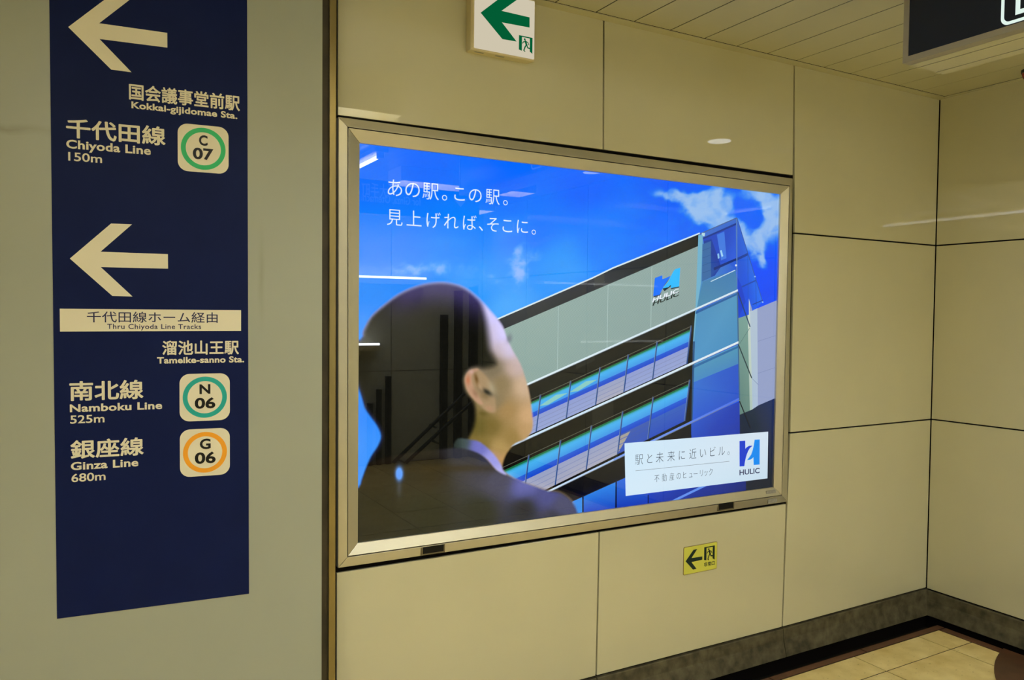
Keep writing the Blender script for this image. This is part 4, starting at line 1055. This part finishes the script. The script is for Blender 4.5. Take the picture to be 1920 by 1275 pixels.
# ---- red alarm lamp on the ceiling at the right edge
rl = empty('alarm_lamp', (-.10, -.515, ZC)); tag(rl, 'dark red round alarm lamp under the ceiling at the right edge', 'lamp')
c0 = hit(1931, 131, (1, 0, 0), -.12); cx2, cy2 = float(c0[0]), float(c0[1])
mb = MB(); mb.disc((cx2, cy2), .034, ZC-.014, ZC-.0005, 28); mb.build('lamp_base', M['black_metal'], rl)
mb = MB(); N = 28; R2 = .030; rings = 8; vv = []; ff = []
for i in range(rings+1):
    t = i/rings*math.pi/2
    for k in range(N): vv.append((cx2+R2*math.cos(t)*math.cos(2*math.pi*k/N), cy2+R2*math.cos(t)*math.sin(2*math.pi*k/N), ZC-.014-.038*math.sin(t)))
for i in range(rings):
    for k in range(N): ff.append((i*N+k, i*N+(k+1) % N, (i+1)*N+(k+1) % N, (i+1)*N+k))
mb.add(vv, ff); mb.build('red_lens', M['red'], rl, smooth=True)

# ================================================================== LIGHTS OF THE PASSAGE AND ADDED FILL
def batten(x0, x1, y0, y1, z, label, name='ceiling_light', mat='tube', strip=.035, group=None):
    """surface batten: housing with a narrow lit diffuser underneath"""
    o = empty(name, ((x0+x1)/2, (y0+y1)/2, z)); tag(o, label, 'light', group)
    mb = MB(); mb.box((x0, y0, z-.03), (x1, y1, z)); mb.build('housing', M['white_plastic'], o)
    c = ((x0+x1)/2, (y0+y1)/2); zt_ = z-.052
    pts = [(c[0], y0+.03, zt_), (c[0], y1-.03, zt_)] if (y1-y0) > (x1-x0) else [(x0+.03, c[1], zt_), (x1-.03, c[1], zt_)]
    mb = MB(); mb.tube(pts, .014, 12); mb.build('lit_tube', M[mat], o, smooth=False)
    for p in pts:
        mb = MB(); mb.box((p[0]-.02, p[1]-.02, zt_-.018), (p[0]+.02, p[1]+.02, z-.029)); mb.build('tube_holder', M['white_plastic'], o)
batten(-4.42, -4.32, -3.45, -1.75, ZC, 'linear ceiling light nearest the grey wall')
batten(-2.10, -2.00, -4.3, -2.62, ZC, 'linear ceiling light behind the camera, facing the advertisement', mat='tube_far')
def fill_trough(x0, x1, y0, y1, label):  # troughs added unseen to brighten the walls; skirts cut light off the wall tops
    o = empty('ceiling_light', ((x0+x1)/2, (y0+y1)/2, ZC)); tag(o, label, 'light'); dp = .11; t = .006
    mb = MB()
    mb.box((x0, y0, ZC-dp), (x0+t, y1, ZC)); mb.box((x1-t, y0, ZC-dp), (x1, y1, ZC)); mb.box((x0+t, y0, ZC-dp), (x1-t, y0+t, ZC)); mb.box((x0+t, y1-t, ZC-dp), (x1-t, y1, ZC))
    mb.build('skirt', M['white_plastic'], o)
    mb = MB(); mb.box((x0+t, y0+t, ZC-.014), (x1-t, y1-t, ZC-.004)); mb.build('lit_diffuser', M['fill_trough'], o)
    mb = MB(); n = 3
    for k in range(1, n+1):
        xx = x0+(x1-x0)*k/(n+1); mb = MB(); mb.box((xx-.002, y0+t, ZC-dp+.01), (xx+.002, y1-t, ZC-.02)); mb.build('louvre_blade', M['white_plastic'], o)
fill_trough(-3.7, -2.4, -1.62, -1.34, 'added louvred fill light nearest the advertisement wall')
fill_trough(-1.3, -.55, -1.95, -1.67, 'added louvred fill light between the hanging sign and the right wall')
fill_trough(-1.7, -.5, -3.44, -3.16, 'added louvred fill light over the middle of the passage')
fill_trough(-5.9, -4.7, -2.6, -2.32, 'added louvred fill light at the far left end of the passage')
fill_trough(-4.2, -3.0, -4.44, -4.16, 'added louvred fill light over the handrail side of the passage')
fill_trough(-1.9, -.25, -4.75, -4.36, 'added louvred fill light in front of the far wall')
for k, (x, y) in enumerate((tuple(VC(1349, 263)[:2]), tuple(VC(1112, 321)[:2]))):
    o = empty('downlight', (float(x), float(y), ZC)); tag(o, ['round ceiling downlight nearest the corner', 'round ceiling downlight in the middle of the right wall', 'round ceiling downlight farthest from the corner'][k], 'light')
    mb = MB(); mb.disc((x, y), .085, ZC-.006, ZC-.0005, 40); mb.build('trim_ring', M['white_plastic'], o)
    mb = MB(); mb.disc((x, y), .072, ZC-.008, ZC-.0062, 40); mb.build('lit_lens', M['down'], o)
# two tube lights on the wall across the passage (mirrored in the glass at the left)
for (xa, xb, y_, lab) in ((500, 800, 522, 'upper linear tube light across the passage'), (480, 712, 646, 'lower linear tube light across the passage')):
    pa, pb = V(xa, y_, 4.98), V(xb, y_+ (2 if y_ < 600 else 1), 4.98)
    o = empty('wall_light', (float(pa[0]+pb[0])/2, -5.09, float(pb[2]))); tag(o, lab, 'light')
    z = float(pb[2]); x0, x1 = sorted((float(pa[0]), float(pb[0])))
    mb = MB(); mb.box((x0, -5.099, z-.055), (x1, -4.97, z-.002)); mb.build('housing', M['white_plastic'], o)
    mb = MB(); mb.tube([(x0, -4.98, z+.008), (x1, -4.98, z+.008)], .013, 12); mb.build('lit_tube', M['tube_far'], o)

# ---- handrail and dark posts across the passage
hr = empty('handrail', (0, 0, 0)); tag(hr, 'double dark handrail climbing the far wall', 'handrail')
W5 = 4.93
for pts in ([(738, 868), (800, 808), (880, 730)], [(762, 868), (822, 812), (888, 752)]):
    mb = MB(); mb.tube([V(x, y, W5) for x, y in pts], .018, 10); mb.build('rail', M['black_metal'], hr)
for (x, y) in ((806, 796), (748, 862), (812, 826)):
    p = V(x, y, W5); q = V(x+12, y+6, W5); q2 = q.copy(); q2[1] = -5.098
    mb = MB(); mb.tube([p, q, q2], .009, 8); mb.build('rail_bracket', M['black_metal'], hr)
for k, (xa, xb, yt, yb_) in enumerate(((692, 699, 757, 872), (709, 716, 731, 871), (726, 734, 706, 870), (829.5, 840.5, 590, 861), (856, 868, 545, 858), (884, 897, 538, 855), (912, 926, 530, 850))):
    pa, pb = V(xa, yt, 5.04), V(xb, yt, 5.04); z1 = float(pa[2]); x0, x1 = sorted((float(pa[0]), float(pb[0])))
    mb = MB(); mb.box((x0, -5.09, ZF+.0005), (x1, -5.03, min(z1, ZC-.002))); 
    tag(mb.build('post', M['black_metal']), ['shortest dark post of the left group', 'middle dark post of the left group', 'tallest dark post of the left group', 'shortest dark post of the right group', 'second dark post of the right group', 'third dark post of the right group', 'last dark post of the right group'][k]+' across the passage', 'post', 'dark posts across the passage')

# ---- direction sign hanging behind the camera, readable only mirrored in the glass
W2 = 3.6
pts = [V(640, 322, W2), V(900, 420, W2)]
x0, x1 = float(pts[0][0]), float(pts[1][0]); z0, z1 = float(V(700, 400, W2)[2]), float(V(700, 322, W2)[2])
PB = Plane((x1, -W2, z0), (-1, 0, 0), (0, 0, 1)); wd = x1-x0; z1 = min(z1, ZC-.05); hh = z1-z0
bs = empty('overhead_sign', ((x0+x1)/2, -W2-.05, z0)); tag(bs, 'dark overhead direction sign with lit lettering hanging across the passage', 'sign')
mb = MB(); mb.prism(PB, [(0, 0), (wd, 0), (wd, hh), (0, hh)], -.12, 0); mb.build('housing', M['sign_dark'], bs)
def ub(x, y): P = V(x, y, W2); return (x1-float(P[0]), float(P[2])-z0)
mb = MB()
ta = ub(728, 345); tb = ub(679, 368); text_uv(mb, PB, '大手町', ta[0], tb[0], tb[1], ta[1], .001, .0)
M['sign_dim'] = emit('sign_lit_dim', (200, 210, 220), .8)
mb.build('lettering', M['sign_dim'], bs); mb = MB()
ta = ub(790, 368); tb = ub(679, 378); text_uv(mb, PB, 'for Ginza, Otemachi', ta[0], tb[0], tb[1]-.004, ta[1]-.012, .001, .0)
mb.build('lettering', M['sign_dim'], bs); mb = MB()
aw = [(852, 372), (878, 372), (865, 388)]
mb.flat(PB, [ub(*p) for p in aw], .001)
mb.build('arrow', M['sign_dim'], bs)
for uu in (.15, wd-.15):
    mb = MB(); mb.tube([PB.w(uu, hh-.01, -.06), (x1-uu, -W2-.06, ZC+.0008)], .012); mb.build('hanger', M['black_metal'], bs)
